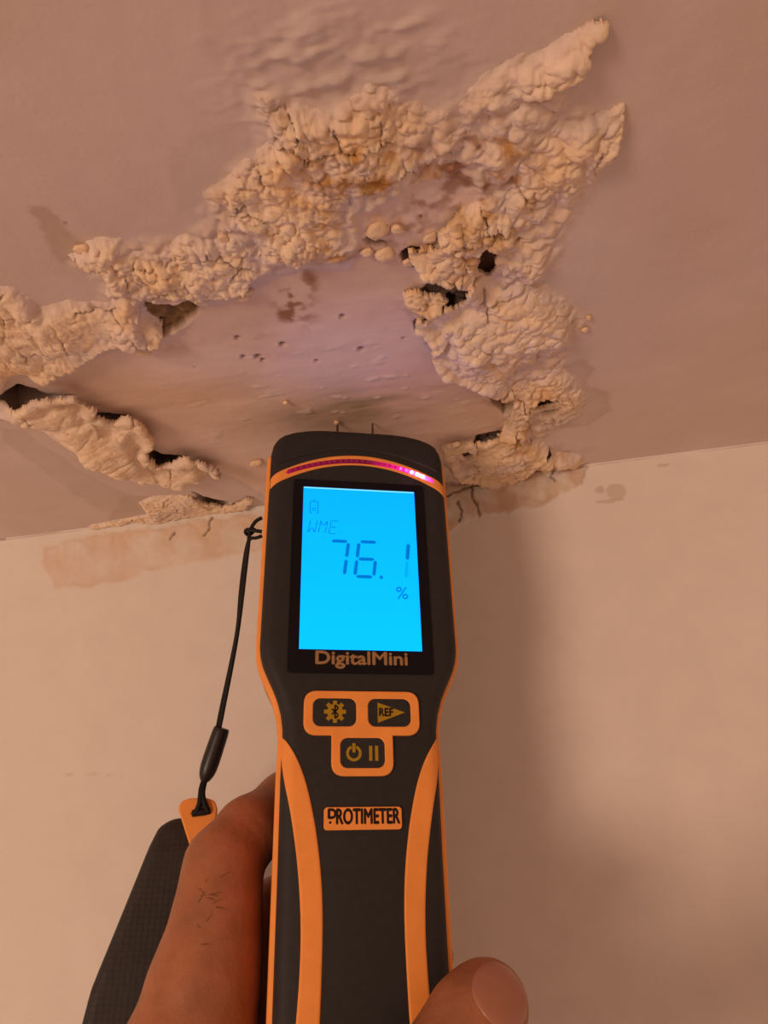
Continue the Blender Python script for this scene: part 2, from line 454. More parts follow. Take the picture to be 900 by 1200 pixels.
RUST = [(345, 350, 22, 30, 0.9), (338, 368, 14, 10, 1.0), (360, 330, 10, 14, 0.6), (425, 190, 60, 34, 0.8), (445, 210, 26, 12, 1.0), (418, 172, 22, 12, 0.5), (540, 185, 55, 36, 0.85), (575, 215, 46, 34, 0.8), (375, 205, 40, 26, 0.6), (585, 250, 34, 30, 0.6), (540, 300, 40, 16, 0.5), (640, 545, 40, 16, 0.5), (505, 235, 30, 16, 0.5), (475, 265, 40, 18, 0.45), (590, 165, 30, 18, 0.6), (395, 300, 26, 14, 0.5), (585, 462, 20, 12, 0.8), (205, 400, 26, 10, 0.5), (480, 280, 26, 14, 0.4), (610, 510, 18, 24, 0.6), (292, 395, 24, 14, 0.25), (500, 362, 30, 10, 0.45)]
C_PAINT = np.array([0.705, 0.577, 0.53])
C_CREAM = np.array([0.90, 0.71, 0.52])
C_EXPOSED = np.array([0.82, 0.63, 0.555])
C_STAIN = np.array([0.50, 0.375, 0.27])
C_RUST = np.array([0.33, 0.15, 0.07])
C_OCHRE = np.array([0.74, 0.47, 0.20])


def lerp(a, b, t):
    return a + (b - a) * np.asarray(t)[..., None]


_pits = [([on_ceiling(*p) for p in pl], d, k) for pl, d, k in PITS]
_expo = [on_ceiling(*p) for p in EXPOSED]
_belt = [on_ceiling(px, py, 1.5) for px, py in BELT]
_stains = [([on_ceiling(*p) for p in pl], a, w) for pl, a, w in STAINS]
_rust = []
for px, py, rx, ry, a in RUST:
    x0, y0 = on_ceiling(px, py)
    x1, _y = on_ceiling(px + rx, py)
    _x, y1 = on_ceiling(px, py + ry)
    _rust.append((x0, y0, abs(x1 - x0), abs(y1 - y0), a))


def base_fields(x, y):
    """height (mm, positive hangs down) and paint colour of the bare ceiling"""
    wx = x + 2.2 * fbm(x, y, 9, 31) + 0.7 * fbm(x, y, 2.2, 37, 2)
    wy = y + 2.2 * fbm(x, y, 9, 41) + 0.7 * fbm(x, y, 2.2, 47, 2)
    h = 0.5 * fbm(x, y, 60, 3, 2) + 0.10 * fbm(x, y, 7, 5, 3)
    col = lerp(np.broadcast_to(C_PAINT, x.shape + (3,)), C_PAINT * np.array([0.93, 0.90, 0.86]), np.clip(0.5 + 1.2 * fbm(x, y, 45, 11, 3), 0, 1))
    for pl, a, w in _stains:
        d = poly_sd(wx, wy, pl)
        t = sstep(-0.8, 1.2, d) * a * 1.5 * (0.75 + 0.35 * np.exp(-np.abs(d - 1.0) / 1.5)) * (1 + 0.5 * fbm(x, y, 14, 19, 3))
        c = lerp(np.broadcast_to(C_PAINT * 0.84, x.shape + (3,)), C_STAIN, np.full(x.shape, w))
        col = lerp(col, c, np.clip(t, 0, 1))
    # soft ripples of loosened paint above the upper crust
    rp = on_ceiling(392, 88)
    r = np.exp(-(((x - rp[0]) / 22) ** 2 + ((y - rp[1]) / 13) ** 2) ** 2)
    h = h + r * (2.4 * np.clip(fbm(x * 0.45 + y * 0.25, y * 1.2, 4.6, 61, 3) + 0.05, 0, 1) + 0.4 * fbm(x, y, 4, 67, 2))
    # the bared coat in the middle: set back, smooth, a few nicks
    de = poly_sd(wx * 0.5 + x * 0.5, wy * 0.5 + y * 0.5, _expo)
    e = sstep(-1.0, 1.6, de)
    h = h - e * 0.55 + e * 0.25 * fbm(x * 0.35, y, 9, 71, 3)
    ce = lerp(np.broadcast_to(C_EXPOSED, x.shape + (3,)), C_EXPOSED * np.array([0.88, 0.83, 0.74]), np.clip(0.5 + 1.6 * fbm(x * 0.5, y, 30, 73, 3), 0, 1))
    col = lerp(col, ce, e)
    db = poly_sd(wx, wy, _belt)
    bm_ = sstep(0.0, 7.0, db) * (1 - 0.75 * e)
    bx = x + 3.0 * fbm(x, y, 8, 111, 3)
    by = y + 3.0 * fbm(x, y, 8, 113, 3)
    cr_ = 0.55 * billow(bx, by, 5.5, 115) + 0.3 * billow(bx, by, 2.6, 116) + 0.3 * fbm(bx, by, 9, 117, 2)
    h = h + bm_ * 2.6 * cr_
    col = lerp(col, C_CREAM * np.array([0.95, 0.90, 0.84]), bm_ * np.clip(0.25 + 0.6 * cr_ + 0.8 * fbm(x, y, 16, 118, 2), 0, 0.85))
    # greenish grime just above the meter head
    gp = on_ceiling(425, 478)
    g = np.exp(-(((wx - gp[0]) / 30) ** 2 + ((wy - gp[1]) / 11) ** 2)) * np.clip(0.6 + 1.3 * fbm(x * 0.3, y, 7, 77, 3), 0, 1.2)
    col = lerp(col, np.array([0.30, 0.255, 0.17]), np.clip(g * 0.8, 0, 1))
    # thin scraped flecks of white filler
    f = sstep(0.33, 0.42, fbm(x * 0.45 + y * 0.1, y, 5.0, 83, 3)) * e * np.exp(-(((x - gp[0]) / 70) ** 2 + ((y - gp[1] + 8) / 30) ** 2))
    h = h + 0.35 * f
    col = lerp(col, np.array([0.74, 0.66, 0.56]), f * 0.55)
    for x0, y0, rx, ry, a in _rust:
        q = ((wx - x0) / rx) ** 2 + ((wy - y0) / ry) ** 2
        t = np.exp(-q * 1.2) * a * sstep(-0.02, 0.3, fbm(x, y, 6, 91, 4) + 0.05)
        col = lerp(col, C_RUST, np.clip(t * 1.5, 0, 0.92))
    for px, py, rr in ((330, 405, 1.6), (285, 420, 1.5), (302, 420, 2.0), (308, 424, 1.4), (423, 411, 2.0), (401, 372, 1.5), (336, 473, 1.2), (371, 425, 1.2), (332, 405, 1.3), (278, 398, 1.3), (77, 263, 0.7), (227, 432, 0.6), (473, 398, 0.9), (493, 256, 0.8)):
        x0, y0 = on_ceiling(px, py)
        rr = rr * 0.42
        q = np.exp(-(((x - x0) / rr) ** 2 + ((y - y0) / rr) ** 2))
        h = h - 1.2 * q + 0.5 * np.exp(-(((x - x0 + 1.6 * rr) / rr) ** 2 + ((y - y0) / rr) ** 2))
        col = lerp(col, np.array([0.20, 0.11, 0.07]), np.clip(q * 1.1, 0, 0.85))
    for k_, (pl, dep, kind) in enumerate(_pits):
        d = poly_sd(wx * 0.45 + x * 0.55, wy * 0.45 + y * 0.55, pl)
        gr = 2.2 if kind == 3 else (1.5 if k_ in (7, 8) else 0.0)
        m = sstep(-0.25 - gr, 0.55 - gr, d)
        rough = (1.5 if kind in (1, 2) else 0.5) * fbm(x, y, 3.5, 97, 4) * m
        h = h - m * dep + rough * 1.6
        c = {0: (0.075, 0.045, 0.028), 1: (0.20, 0.125, 0.06), 2: (0.20, 0.155, 0.125), 3: (0.11, 0.055, 0.035)}[kind]
        cc = lerp(np.broadcast_to(np.array(c), x.shape + (3,)), np.array(c) * 1.8, np.clip(0.4 + 1.6 * fbm(x, y, 3, 99, 4), 0, 1))
        col = lerp(col, cc, m)
    # rounded plaster angle where ceiling and wall meet
    q = np.clip(FIL + y, 0, FIL)
    h = h + (FIL - np.sqrt(np.maximum(FIL * FIL - q * q, 0))) * 0.999
    return h, col


def grid_faces(nx, ny):
    i = np.arange(nx * ny).reshape(ny, nx)
    # seen from below: normals point down
    return np.stack([i[:-1, :-1], i[1:, :-1], i[1:, 1:], i[:-1, 1:]], -1).reshape(-1, 4)


GX0, GX1, GY0 = -200.0, 160.0, -260.0
STEP = 0.55
nx, ny = int((GX1 - GX0) / STEP) + 1, int(-GY0 / STEP) + 1
gx, gy = np.meshgrid(np.linspace(GX0, GX1, nx), np.linspace(GY0, 0, ny))
xf, yf = gx.ravel(), gy.ravel()
hb, cb = base_fields(xf, yf)
edge = np.minimum(np.minimum(xf - GX0, GX1 - xf), yf - GY0)
hb = hb * sstep(0, 12, edge) + np.where(edge < 12, (1 - sstep(0, 12, edge)) * np.where(yf > -FIL, FIL - np.sqrt(np.maximum(FIL * FIL - np.clip(FIL + yf, 0, FIL) ** 2, 0)), 0), 0)
cb = lerp(np.broadcast_to(C_PAINT, cb.shape), cb, sstep(0, 12, edge))
V = np.stack([xf, yf, CEIL_Z - hb], -1)
Fq = grid_faces(nx, ny)
# the rest of the ceiling: plain quads round the modelled field, to 1.6 m each way
R = 1600.0
ring = np.array([(GX0, GY0), (GX1, GY0), (-R, GY0), (R, GY0), (-R, -R), (R, -R), (GX0, -R), (GX1, -R), (-R, 0), (R, 0), (GX0, 0), (GX1, 0), (-R, -FIL), (R, -FIL), (GX0, -FIL), (GX1, -FIL)])
zr = np.full(len(ring), CEIL_Z)
zr[8:12] = CEIL_Z - FIL
n0 = len(V)
V = np.vstack([V, np.column_stack([ring, zr])])
extra = np.array([(4, 6, 0, 2), (6, 7, 1, 0), (7, 5, 3, 1), (2, 0, 14, 12), (1, 3, 13, 15), (12, 14, 10, 8), (15, 13, 9, 11)])[:, ::-1] + n0
Fq = np.vstack([Fq, extra])
cb = np.vstack([cb, np.broadcast_to(C_PAINT * 0.96, (len(ring), 3))])
ceiling = link('ceiling', np_mesh('ceiling', V, Fq, cb), M_PAINT)
tag(ceiling, 'pinkish painted plaster ceiling with peeled blistered damp patch', kind='structure')


def crust_mesh(c, step=0.34):
    pl = [on_ceiling(px, py, c['hang'] * 0.75) for px, py in c['poly']]
    fr = [on_ceiling(px, py, c['hang'] * 0.75) for px, py in c['free']]
    P = np.array(pl)
    x0, x1 = P[:, 0].min() - 3, P[:, 0].max() + 3
    y0, y1 = P[:, 1].min() - 3, min(P[:, 1].max() + 3, -0.6)
    nx, ny = int((x1 - x0) / step) + 1, int((y1 - y0) / step) + 1
    gx, gy = np.meshgrid(np.linspace(x0, x1, nx), np.linspace(y0, y1, ny))
    x, y = gx.ravel(), gy.ravel()
    s = abs(hash(c['key'][0])) * 0 + sum(map(ord, c['key']))
    wx = x + 2.0 * fbm(x, y, 8, s) + 0.9 * fbm(x, y, 2.4, s + 9, 3)
    wy = y + 2.0 * fbm(x, y, 8, s + 20) + 0.9 * fbm(x, y, 2.4, s + 29, 3)
    d = poly_sd(wx * 0.6 + x * 0.4, wy * 0.6 + y * 0.4, pl)
    keep = d > 0
    df = seg_dist(x, y, fr, False) if fr else np.full(x.shape, 99.0)
    fre = np.exp(-(df / 4.0) ** 2)                      # 1 along torn, lifted edges
    wa = c['wa'] * np.clip(1 + 0.9 * fbm(x, y, 12, s + 15, 2), 0.4, 2)
    ea = np.sin(np.clip(d / wa, 0, 1) * math.pi / 2) ** 1.2
    ef = 0.72 + 0.28 * np.sqrt(1 - (1 - np.clip(d / 1.4, 0, 1)) ** 2)
    e = ea * (1 - fre) + ef * fre
    # lumps: strongly warped billows of several sizes, stretched into pleats where the piece is pleated
    wl = c['wl'] * 0.86
    wk = 1 - 0.55 * c['wrk']
    wf = 0.28 * (0.35 if c['wrk'] > 0.7 else 1.0)
    lx = x + wk * wl * (0.55 * fbm(x, y, wl * 1.9, s + 40, 2) + wf * fbm(x, y, wl * 0.6, s + 41, 2))
    ly = y + wk * wl * (0.55 * fbm(x, y, wl * 1.9, s + 50, 2) + wf * fbm(x, y, wl * 0.6, s + 51, 2))
    a = math.radians(c.get('wdir', 60))
    st = 1.0 + 2.2 * c['wrk'] + (1.4 if c['wrk'] > 0.7 else 0.0)
    p_ = (lx * math.cos(a) + ly * math.sin(a)) / st
    q_ = -lx * math.sin(a) + ly * math.cos(a)
    b1 = billow(p_, q_, wl * 1.3, s + 60)
    b2 = billow(p_, q_, wl * 0.62, s + 61)
    b3 = billow(p_ * 0.8, q_, wl * 0.27, s + 62)
    low = 0.5 + 0.6 * perlin(p_ / (wl * 1.8), q_ / (wl * 1.8), s + 63)
    mixn = np.clip(0.5 + 1.6 * fbm(x, y, 15, s + 64, 2), 0, 1)
    b1, b2 = b1 ** 0.9, b2 ** 0.9
    pm = np.clip(0.5 + 2.2 * fbm(x, y, 11, s + 68, 2), 0, 1)
    b1 = b1 * (1 - pm) + pm * (np.minimum(b1 * 2.1, 0.62) + 0.35 * perlin(lx / 4.0, ly / 4.0, s + 69))
    b2 = b2 * (1 - 0.7 * pm) + 0.7 * pm * np.minimum(b2 * 1.8, 0.6)
    lump = 0.30 * low + 0.46 * b1 * mixn + 0.40 * b2 * (1.25 - 0.6 * mixn) + 0.26 * b3 - 0.14 * (1 - billow(p_, q_, wl * 0.9, s + 66)) ** 5
    if c['wrk'] > 0.7:
        b4 = billow(p_ * 0.9, q_ * 1.1, wl * 0.34, s + 67)
        lump = 0.42 * low + 0.50 * b1 + 0.13 * b2 * mixn + 0.15 * b4 * np.clip(1.4 - 1.4 * mixn, 0, 1) + 0.03 * b3
    if c['cell']:
        f1, f2 = worley(lx, ly, wl * 0.62, s)
        g1, g2 = worley(lx, ly, wl * 0.30, s + 3)
        cell = 0.65 * np.clip((f2 - f1) * 2.2, 0, 1) ** 0.5 + 0.3 * np.clip((g2 - g1) * 2.2, 0, 1) ** 0.5
        amt = c['cell'] * np.clip(0.35 + 2.0 * fbm(x, y, 20, s + 70, 2), 0, 1)
        lump = lump * (1 - 0.45 * amt) + 0.42 * cell * amt
    fine = fbm(x, y, 2.4, s + 90, 3)
    big = 0.75 + 1.3 * fbm(x, y, 19, s + 95, 2)
    bulge = np.clip(d / 9.0, 0, 1)
    T = e * (c['lift'] * (0.6 + 0.4 * fre + 0.4 * bulge) + c['amp'] * lump * np.clip(big, 0.12, 1.6) + 0.22 * fine) - 0.25 * (1 - fre)
    # a few open cracks
    k1, k2 = worley(wx, wy, wl * 1.9, s + 5)
    crack = sstep(0.055, 0.0, k2 - k1) * sstep(0.05, 0.35, fbm(x, y, 16, s + 97, 2) + 0.1) * e
    T = T - crack * 1.6
    hbase, cbase = base_fields(x, y)
    flat = np.maximum(hbase, -0.9)
    Z = flat + T
    hole = np.zeros(x.shape, bool)
    for k_, (p2, dep, kind) in enumerate(PITS):
        if kind == 3 or k_ in (7, 8):
            p3 = [on_ceiling(px, py, c['hang'] * 0.9) for px, py in p2]
            hole |= poly_sd(wx * 0.4 + x * 0.6, wy * 0.4 + y * 0.6, p3) > 0
    keep &= ~hole
    # paint colour
    up = np.clip(T / (c['lift'] + c['amp'] * 0.5), 0, 1)
    ytone = np.clip(c['yellow'] * (0.55 + 2.2 * fbm(x, y, 14, s + 98, 3)), 0, 1)
    cc = lerp(np.broadcast_to(C_CREAM, x.shape + (3,)), C_CREAM * np.array([0.98, 0.85, 0.64]), ytone)
    och = np.clip(c['yellow'] * 2.4 * (fbm(x, y, 9, s + 99, 3) - 0.12), 0, 0.8)
    cc = lerp(cc, C_OCHRE, och)
    # patches where the old mauve coat still covers the lumps
    mv = sstep(0.08, 0.35, fbm(x, y, 15, s + 101, 3)) * 0.6
    cc = lerp(cc, C_PAINT * np.array([1.06, 1.05, 1.02]), mv)
    cc = lerp(cc, C_PAINT * 1.02, (1 - sstep(0.0, c['wa'] * 0.9, d)) * (1 - fre) * 0.8)
    dirt_shade = sstep(0.10, 0.0, np.abs(perlin(p_ / (wl * 1.3), q_ / (wl * 1.3), s + 60))) * np.clip(0.35 + fbm(x, y, 12, s + 103, 2), 0, 1)  # brown dirt along the creases, strengthened as painted crease shade
    cc = lerp(cc, np.array([0.36, 0.21, 0.11]), dirt_shade * 0.6)
    cc = lerp(cc, np.array([0.12, 0.06, 0.035]), crack * 0.8)
    for x0, y0, rx, ry, a in _rust:
        q = ((wx - x0) / rx) ** 2 + ((wy - y0) / ry) ** 2
        t = np.exp(-q * 1.2) * a * sstep(-0.1, 0.35, fbm(x, y, 6, 91, 4))
        cc = lerp(cc, np.array([0.56, 0.285, 0.07]), np.clip(t * 1.5, 0, 0.85))
    Fc = grid_faces(nx, ny)
    kf = keep[Fc].all(1)
    Fc = Fc[kf]
    # bulge sideways along the slope so lifted pieces overhang their outline a little
    Zg = Z.reshape(ny, nx)
    sm = Zg.copy()
    for _ in range(6):
        sm[1:-1, 1:-1] = (sm[1:-1, 1:-1] * 2 + sm[:-2, 1:-1] + sm[2:, 1:-1] + sm[1:-1, :-2] + sm[1:-1, 2:]) / 6
    gy_, gx_ = np.gradient(sm, step)
    nl = np.sqrt(1 + gx_ ** 2 + gy_ ** 2)
    k_over = 0.7 * np.clip(T, 0, 6).reshape(ny, nx) / 4
    X2 = x - (gx_ / nl * k_over).ravel()
    Y2 = np.minimum(y - (gy_ / nl * k_over).ravel(), -0.5)
    verts = np.stack([X2, Y2, CEIL_Z - Z], -1)
    # compact, then give torn edges their thickness
    used = np.unique(Fc)
    remap = -np.ones(len(verts), np.int64)
    remap[used] = np.arange(len(used))
    verts, cc, Fc = verts[used], cc[used], remap[Fc]
    E_ = np.sort(np.concatenate([Fc[:, [0, 1]], Fc[:, [1, 2]], Fc[:, [2, 3]], Fc[:, [3, 0]]]), 1)
    D_ = np.concatenate([Fc[:, [0, 1]], Fc[:, [1, 2]], Fc[:, [2, 3]], Fc[:, [3, 0]]])
    key = E_[:, 0] * len(verts) + E_[:, 1]
    uq, idx, cnt = np.unique(key, return_index=True, return_counts=True)
    be = D_[idx[cnt == 1]]
    bv = np.unique(be)
    m2 = -np.ones(len(verts), np.int64)
    m2[bv] = len(verts) + np.arange(len(bv))
    low = verts[bv].copy()
    low[:, 2] += 1.3
    sk = np.stack([be[:, 1], be[:, 0], m2[be[:, 0]], m2[be[:, 1]]], -1)
    verts = np.vstack([verts, low])
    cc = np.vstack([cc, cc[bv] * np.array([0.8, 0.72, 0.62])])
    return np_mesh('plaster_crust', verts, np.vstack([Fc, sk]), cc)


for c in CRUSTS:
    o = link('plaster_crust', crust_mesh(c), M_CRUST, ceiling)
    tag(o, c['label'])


# loose flakes curling off the ceiling: small thick chips, each its own piece
def flake_mesh(w, l, thick, curl, seed):
    r = random.Random(seed)
    n = 12
    ang = [2 * math.pi * i / n for i in range(n)]
    rad = [0.75 + 0.35 * r.random() for _ in ang]
    bm = bmesh.new()
    rings = []
    for (sc, zo) in ((1.0, 0.0), (0.93, thick), (0.5, thick * 1.25)):
        ring_ = []
        for a, q in zip(ang, rad):
            x, y = math.cos(a) * q * w / 2 * sc, math.sin(a) * q * l / 2 * sc
            z = zo + curl * ((y / (l / 2)) ** 2) + 0.2 * (r.random() - 0.5) * thick
            ring_.append(bm.verts.new((x * MM, y * MM, -z * MM)))
        rings.append(ring_)
    for a, b in zip(rings, rings[1:]):
        for i in range(n):
            bm.faces.new((a[i], b[i], b[(i + 1) % n], a[(i + 1) % n]))
    top = bm.verts.new((0, 0, -thick * 1.3 * MM))
    for i in range(n):
        bm.faces.new((rings[-1][i], top, rings[-1][(i + 1) % n]))
    bm.faces.new(rings[0])
    bmesh.ops.recalc_face_normals(bm, faces=bm.faces)
    me = bpy.data.meshes.new('plaster_flake')
    bm.to_mesh(me)
    bm.free()
    a = me.color_attributes.new('paint', 'FLOAT_COLOR', 'POINT')
    base = C_CREAM * (0.85 + 0.15 * r.random()) * np.array([1, 0.92, 0.82])
    for i in range(len(me.vertices)):
        a.data[i].color = (*base, 1)
    return me


FLAKES = [(442, 271, 6.0, 5.0), (451, 300, 5.5, 5.0), (466, 269, 3.2, 3.6), (430, 297, 4.0, 2.6), (505, 279, 4.4, 3.0), (395, 496, 2.2, 2.4), (478, 309, 3.0, 3.4), (511, 372, 5.0, 3.0), (528, 369, 5.2, 3.6), (541, 369, 3.4, 3.0), (520, 371, 3.4, 2.4), (594, 470, 5.0, 2.4), (588, 511, 4.4, 2.0), (262, 277, 3.2, 3.6), (685, 385, 2.4, 2.0), (690, 371, 1.6, 1.6), (335, 473, 2.0, 1.5), (285, 349, 4.0, 2.6), (291, 341, 3.0, 2.4), (300, 543, 6.0, 3.0), (96, 291, 4, 3), (170, 408, 6, 2.4)]
for i, (px, py, w, l) in enumerate(FLAKES):
    x, y = on_ceiling(px, py, 0.5)
    fl = link('plaster_flake', flake_mesh(w, l, 0.9 if w < 6 else 1.4, 0.5, i), M_CRUST, ceiling)
    hh, _ = base_fields(np.array([x]), np.array([y]))
    fl.location = (x * MM, y * MM, (CEIL_Z - max(float(hh[0]), -0.5)) * MM)
    fl.rotation_euler = (random.uniform(-0.25, 0.25), random.uniform(-0.25, 0.25), random.uniform(-0.5, 0.5))

# ------------------------------------------------------------------ the wall
WSTAIN_L = [on_wall(*p) for p in [(48, 640), (100, 626), (180, 618), (262, 606), (320, 600), (320, 640), (300, 652), (265, 654), (200, 664), (150, 680), (100, 691), (62, 690), (50, 668)]]
WSTAIN_R = [on_wall(*p) for p in [(500, 575), (560, 566), (640, 552), (690, 546), (684, 566), (655, 582), (640, 592), (600, 602), (565, 604), (530, 622), (500, 628)]]
WDROPS = [(703, 574, 6, 5), (722, 576, 12, 10), (715, 587, 18, 2.6), (777, 545, 8, 2)]
C_WALL = np.array([0.80, 0.735, 0.66])
WX0, WX1, WZ0 = GX0, GX1, -200.0
ws = 0.6
nx, nz = int((WX1 - WX0) / ws) + 1, int(-WZ0 / ws) + 1
gx, gz = np.meshgrid(np.linspace(WX0, WX1, nx), np.linspace(WZ0, 0, nz))
x, z = gx.ravel(), gz.ravel()
wx = x + 2.5 * fbm(x, z, 10, 131) + 0.8 * fbm(x, z, 2.5, 133, 2)
wz = z + 2.5 * fbm(x, z, 10, 141) + 0.8 * fbm(x, z, 2.5, 143, 2)
out = 0.35 * fbm(x, z, 90, 151, 2) + 0.03 * fbm(x, z, 8, 153, 3)
colw = lerp(np.broadcast_to(C_WALL, x.shape + (3,)), C_WALL * np.array([0.985, 0.975, 0.965]), np.clip(0.5 + fbm(x, z, 50, 155, 3), 0, 1))
dl, dr = poly_sd(wx, wz, WSTAIN_L), poly_sd(wx, wz, WSTAIN_R)
tl = sstep(-0.8, 2.0, dl)
tr = sstep(-0.5, 1.0, dr)
colw = lerp(colw, np.array([0.72, 0.54, 0.385]), tl * np.clip(0.55 + 0.9 * fbm(x, z, 14, 157, 3) + 0.35 * np.exp(-np.abs(dl - 1.5) / 1.2), 0, 0.9))
colw = lerp(colw, np.array([0.64, 0.475, 0.335]), tr * np.clip(0.55 + 1.2 * fbm(x, z, 9, 159, 3) + 0.3 * np.exp(-np.abs(dr - 0.8) / 0.8), 0, 0.95))
near = np.exp(z / 9.0)
out = out + tr * (0.9 + 1.1 * billow(wx, wz, 13, 161) + 0.6 * near * billow(wx, wz, 6, 163)) + tl * (0.25 + 0.9 * near * billow(wx, wz, 7, 165) + 0.25 * fbm(x, z, 5, 166, 3))
crk = [[on_wall(*p) for p in q] for q in ([(552, 571), (554, 584), (560, 594), (562, 605)], [(524, 583), (546, 573), (572, 568)], [(648, 552), (646, 560), (650, 566)], [(205, 588), (210, 600), (208, 608)], [(248, 606), (244, 622), (239, 628)], [(536, 590), (541, 602), (538, 612)], [(395 - 190, 625), (200, 632)])]
for q in crk:
    d = seg_dist(x + 0.5 * fbm(x, z, 3, 171, 2) * 2, z + 0.8 * fbm(x, z, 3, 173, 2), q, False)
    t = sstep(0.75, 0.1, d)
    out = out - 0.9 * t
    colw = lerp(colw, np.array([0.22, 0.12, 0.07]), t * 0.9)
for px, py, rx, ry in WDROPS:
    x0, z0 = on_wall(px, py)
    x1, _z = on_wall(px + rx, py)
    _x, z1 = on_wall(px, py + ry)
    q = ((x + 0.9 * fbm(x, z, 4, 181) - x0) / (x1 - x0)) ** 2 + ((z + 0.9 * fbm(x, z, 4, 183) - z0) / (z1 - z0)) ** 2
    colw = lerp(colw, np.array([0.58, 0.46, 0.36]), sstep(1.15, 0.75, q) * 0.62)
d = seg_dist(x + 0.4 * fbm(x, z, 5, 191, 2), z + 0.5 * fbm(x, z, 6, 193, 2), [on_wall(78, 908), on_wall(110, 907), on_wall(142, 911)], False)
colw = lerp(colw, np.array([0.50, 0.40, 0.32]), sstep(0.7, 0.1, d) * 0.45 * np.clip(0.5 + 2 * fbm(x, z, 4, 195), 0, 1))
q = np.clip(FIL + z, 0, FIL)
out = out + FIL - np.sqrt(np.maximum(FIL * FIL - q * q, 0))
edge = np.minimum(np.minimum(x - WX0, WX1 - x), z - WZ0)
out = out * np.where(z > -FIL - 1, 1, sstep(0, 10, edge))
Vw = np.stack([x, -out, CEIL_Z + z], -1)
i = np.arange(nx * nz).reshape(nz, nx)
Fw = np.stack([i[:-1, :-1], i[:-1, 1:], i[1:, 1:], i[1:, :-1]], -1).reshape(-1, 4)
n0 = len(Vw)
zz = CEIL_Z
ringw = np.array([(WX0, 0, zz + WZ0), (WX1, 0, zz + WZ0), (-R, 0, zz + WZ0), (R, 0, zz + WZ0), (-R, 0, 0), (R, 0, 0), (WX0, 0, 0), (WX1, 0, 0), (-R, -FIL, zz), (R, -FIL, zz), (WX0, -FIL, zz), (WX1, -FIL, zz), (-R, 0, zz - FIL), (R, 0, zz - FIL), (WX0, 0, zz - FIL), (WX1, 0, zz - FIL)])
Vw = np.vstack([Vw, ringw])
ex = np.array([(4, 6, 0, 2), (6, 7, 1, 0), (7, 5, 3, 1), (2, 0, 14, 12), (1, 3, 13, 15), (12, 14, 10, 8), (15, 13, 9, 11)]) + n0
Fw = np.vstack([Fw, ex])
colw = np.vstack([colw, np.broadcast_to(C_WALL * 0.98, (len(ringw), 3))])
wall = link('wall_back', np_mesh('wall_back', Vw, Fw, colw), M_PAINT)
tag(wall, 'cream painted wall with brown damp stains along the ceiling line', kind='structure')

# ------------------------------------------------------------------ the moisture meter
# pose: origin at the centre of the display, x across, y along the body, z out of the face
_X = RIGHT * 0.98857537 + UP * -0.03419915 + FWD * 0.14679634
_Y = RIGHT * -0.03893634 + UP * 0.88292096 + FWD * 0.46790441
_N = RIGHT * 0.1456115 + UP * 0.46827449 + FWD * -0.87150232
MO = CAM + RIGHT * -7.24 + UP * -16.37 + FWD * 225.6
TILT = 0.0135
YM = _Y + TILT * _X
YM /= np.linalg.norm(YM)
XM = _X - YM * (_X @ YM)
XM /= np.linalg.norm(XM)
NM = np.cross(XM, YM)
METER = Matrix.Identity(4)
for _i in range(3):
    METER[_i][0], METER[_i][1], METER[_i][2], METER[_i][3] = XM[_i], YM[_i], NM[_i], MO[_i] * MM


def empty(name, mw):
    o = bpy.data.objects.new(name, None)
    o.empty_display_size = 0.02
    COL.objects.link(o)
    o.matrix_world = mw
    return o


meter = empty('moisture_meter', METER)
tag(meter, 'black and orange handheld moisture meter with glowing blue display, pressed to the ceiling', 'moisture meter')

HW_Y = [-142, -120, -60, -52, -48, -44, -40, -37, -34, -31, -28, -25, 0, 20, 40, 43, 45, 46.6, 47.8, 48.8, 49.6, 50.3, 50.8, 51.0]
HW_W = [20.4, 21.4, 21.5, 21.3, 21.4, 22.0, 23.2, 24.5, 26.0, 27.4, 28.3, 28.7, 28.6, 28.5, 28.4, 27.9, 27.0, 25.6, 23.0, 19.2, 15.0, 10.0, 5.0, 0.6]


def half_w(y):
    return np.interp(y, HW_Y, HW_W)


def smooth_outline_y(n=150):
    ys = np.concatenate([np.linspace(-142, -56, 26), np.linspace(-54, -22, 30), np.linspace(-20, 38, 22), np.linspace(39, 51, 46)])
    return ys


def face_z(x, y):
    """front face relief of the dark shell"""
    x, y = np.asarray(x, float), np.asarray(y, float)
    w = half_w(y)
    d = np.minimum(w - np.abs(x), (51.2 - y) * 1.0)
    r = 3.6
    q = np.clip(r - d, 0, r)
    z = -(r - np.sqrt(np.maximum(r * r - q * q, 0)))
    z = z - 0.010 * np.clip(y - 38, 0, None) ** 2
    # grip is gently crowned
    z = z - 0.0035 * np.clip(-y - 40, 0, 40) / 40 * np.abs(x) ** 2
    return z


def shell_front():
    ys = smooth_outline_y()
    us = np.concatenate([[-1, -0.995, -0.98, -0.955, -0.92, -0.88], np.linspace(-0.82, 0.82, 17), [0.88, 0.92, 0.955, 0.98, 0.995, 1]])
    W = half_w(ys)
    X = W[:, None] * us[None]
    Y = np.repeat(ys[:, None], len(us), 1)
    Z = face_z(X, Y)
    nx, ny = len(us) + 2, len(ys)
    Xa = np.concatenate([X[:, :1], X, X[:, -1:]], 1)
    Ya = np.concatenate([Y[:, :1], Y, Y[:, -1:]], 1)
    Za = np.concatenate([np.full((ny, 1), -9.0), Z, np.full((ny, 1), -9.0)], 1)
    v = np.stack([Xa, Ya, Za], -1).reshape(-1, 3)
    i = np.arange(nx * ny).reshape(ny, nx)
    f = np.stack([i[:-1, :-1], i[:-1, 1:], i[1:, 1:], i[1:, :-1]], -1).reshape(-1, 4)
    return v, f


v, f = shell_front()
link('front_shell', np_mesh('front_shell', v, f), M_RUBBER, meter)


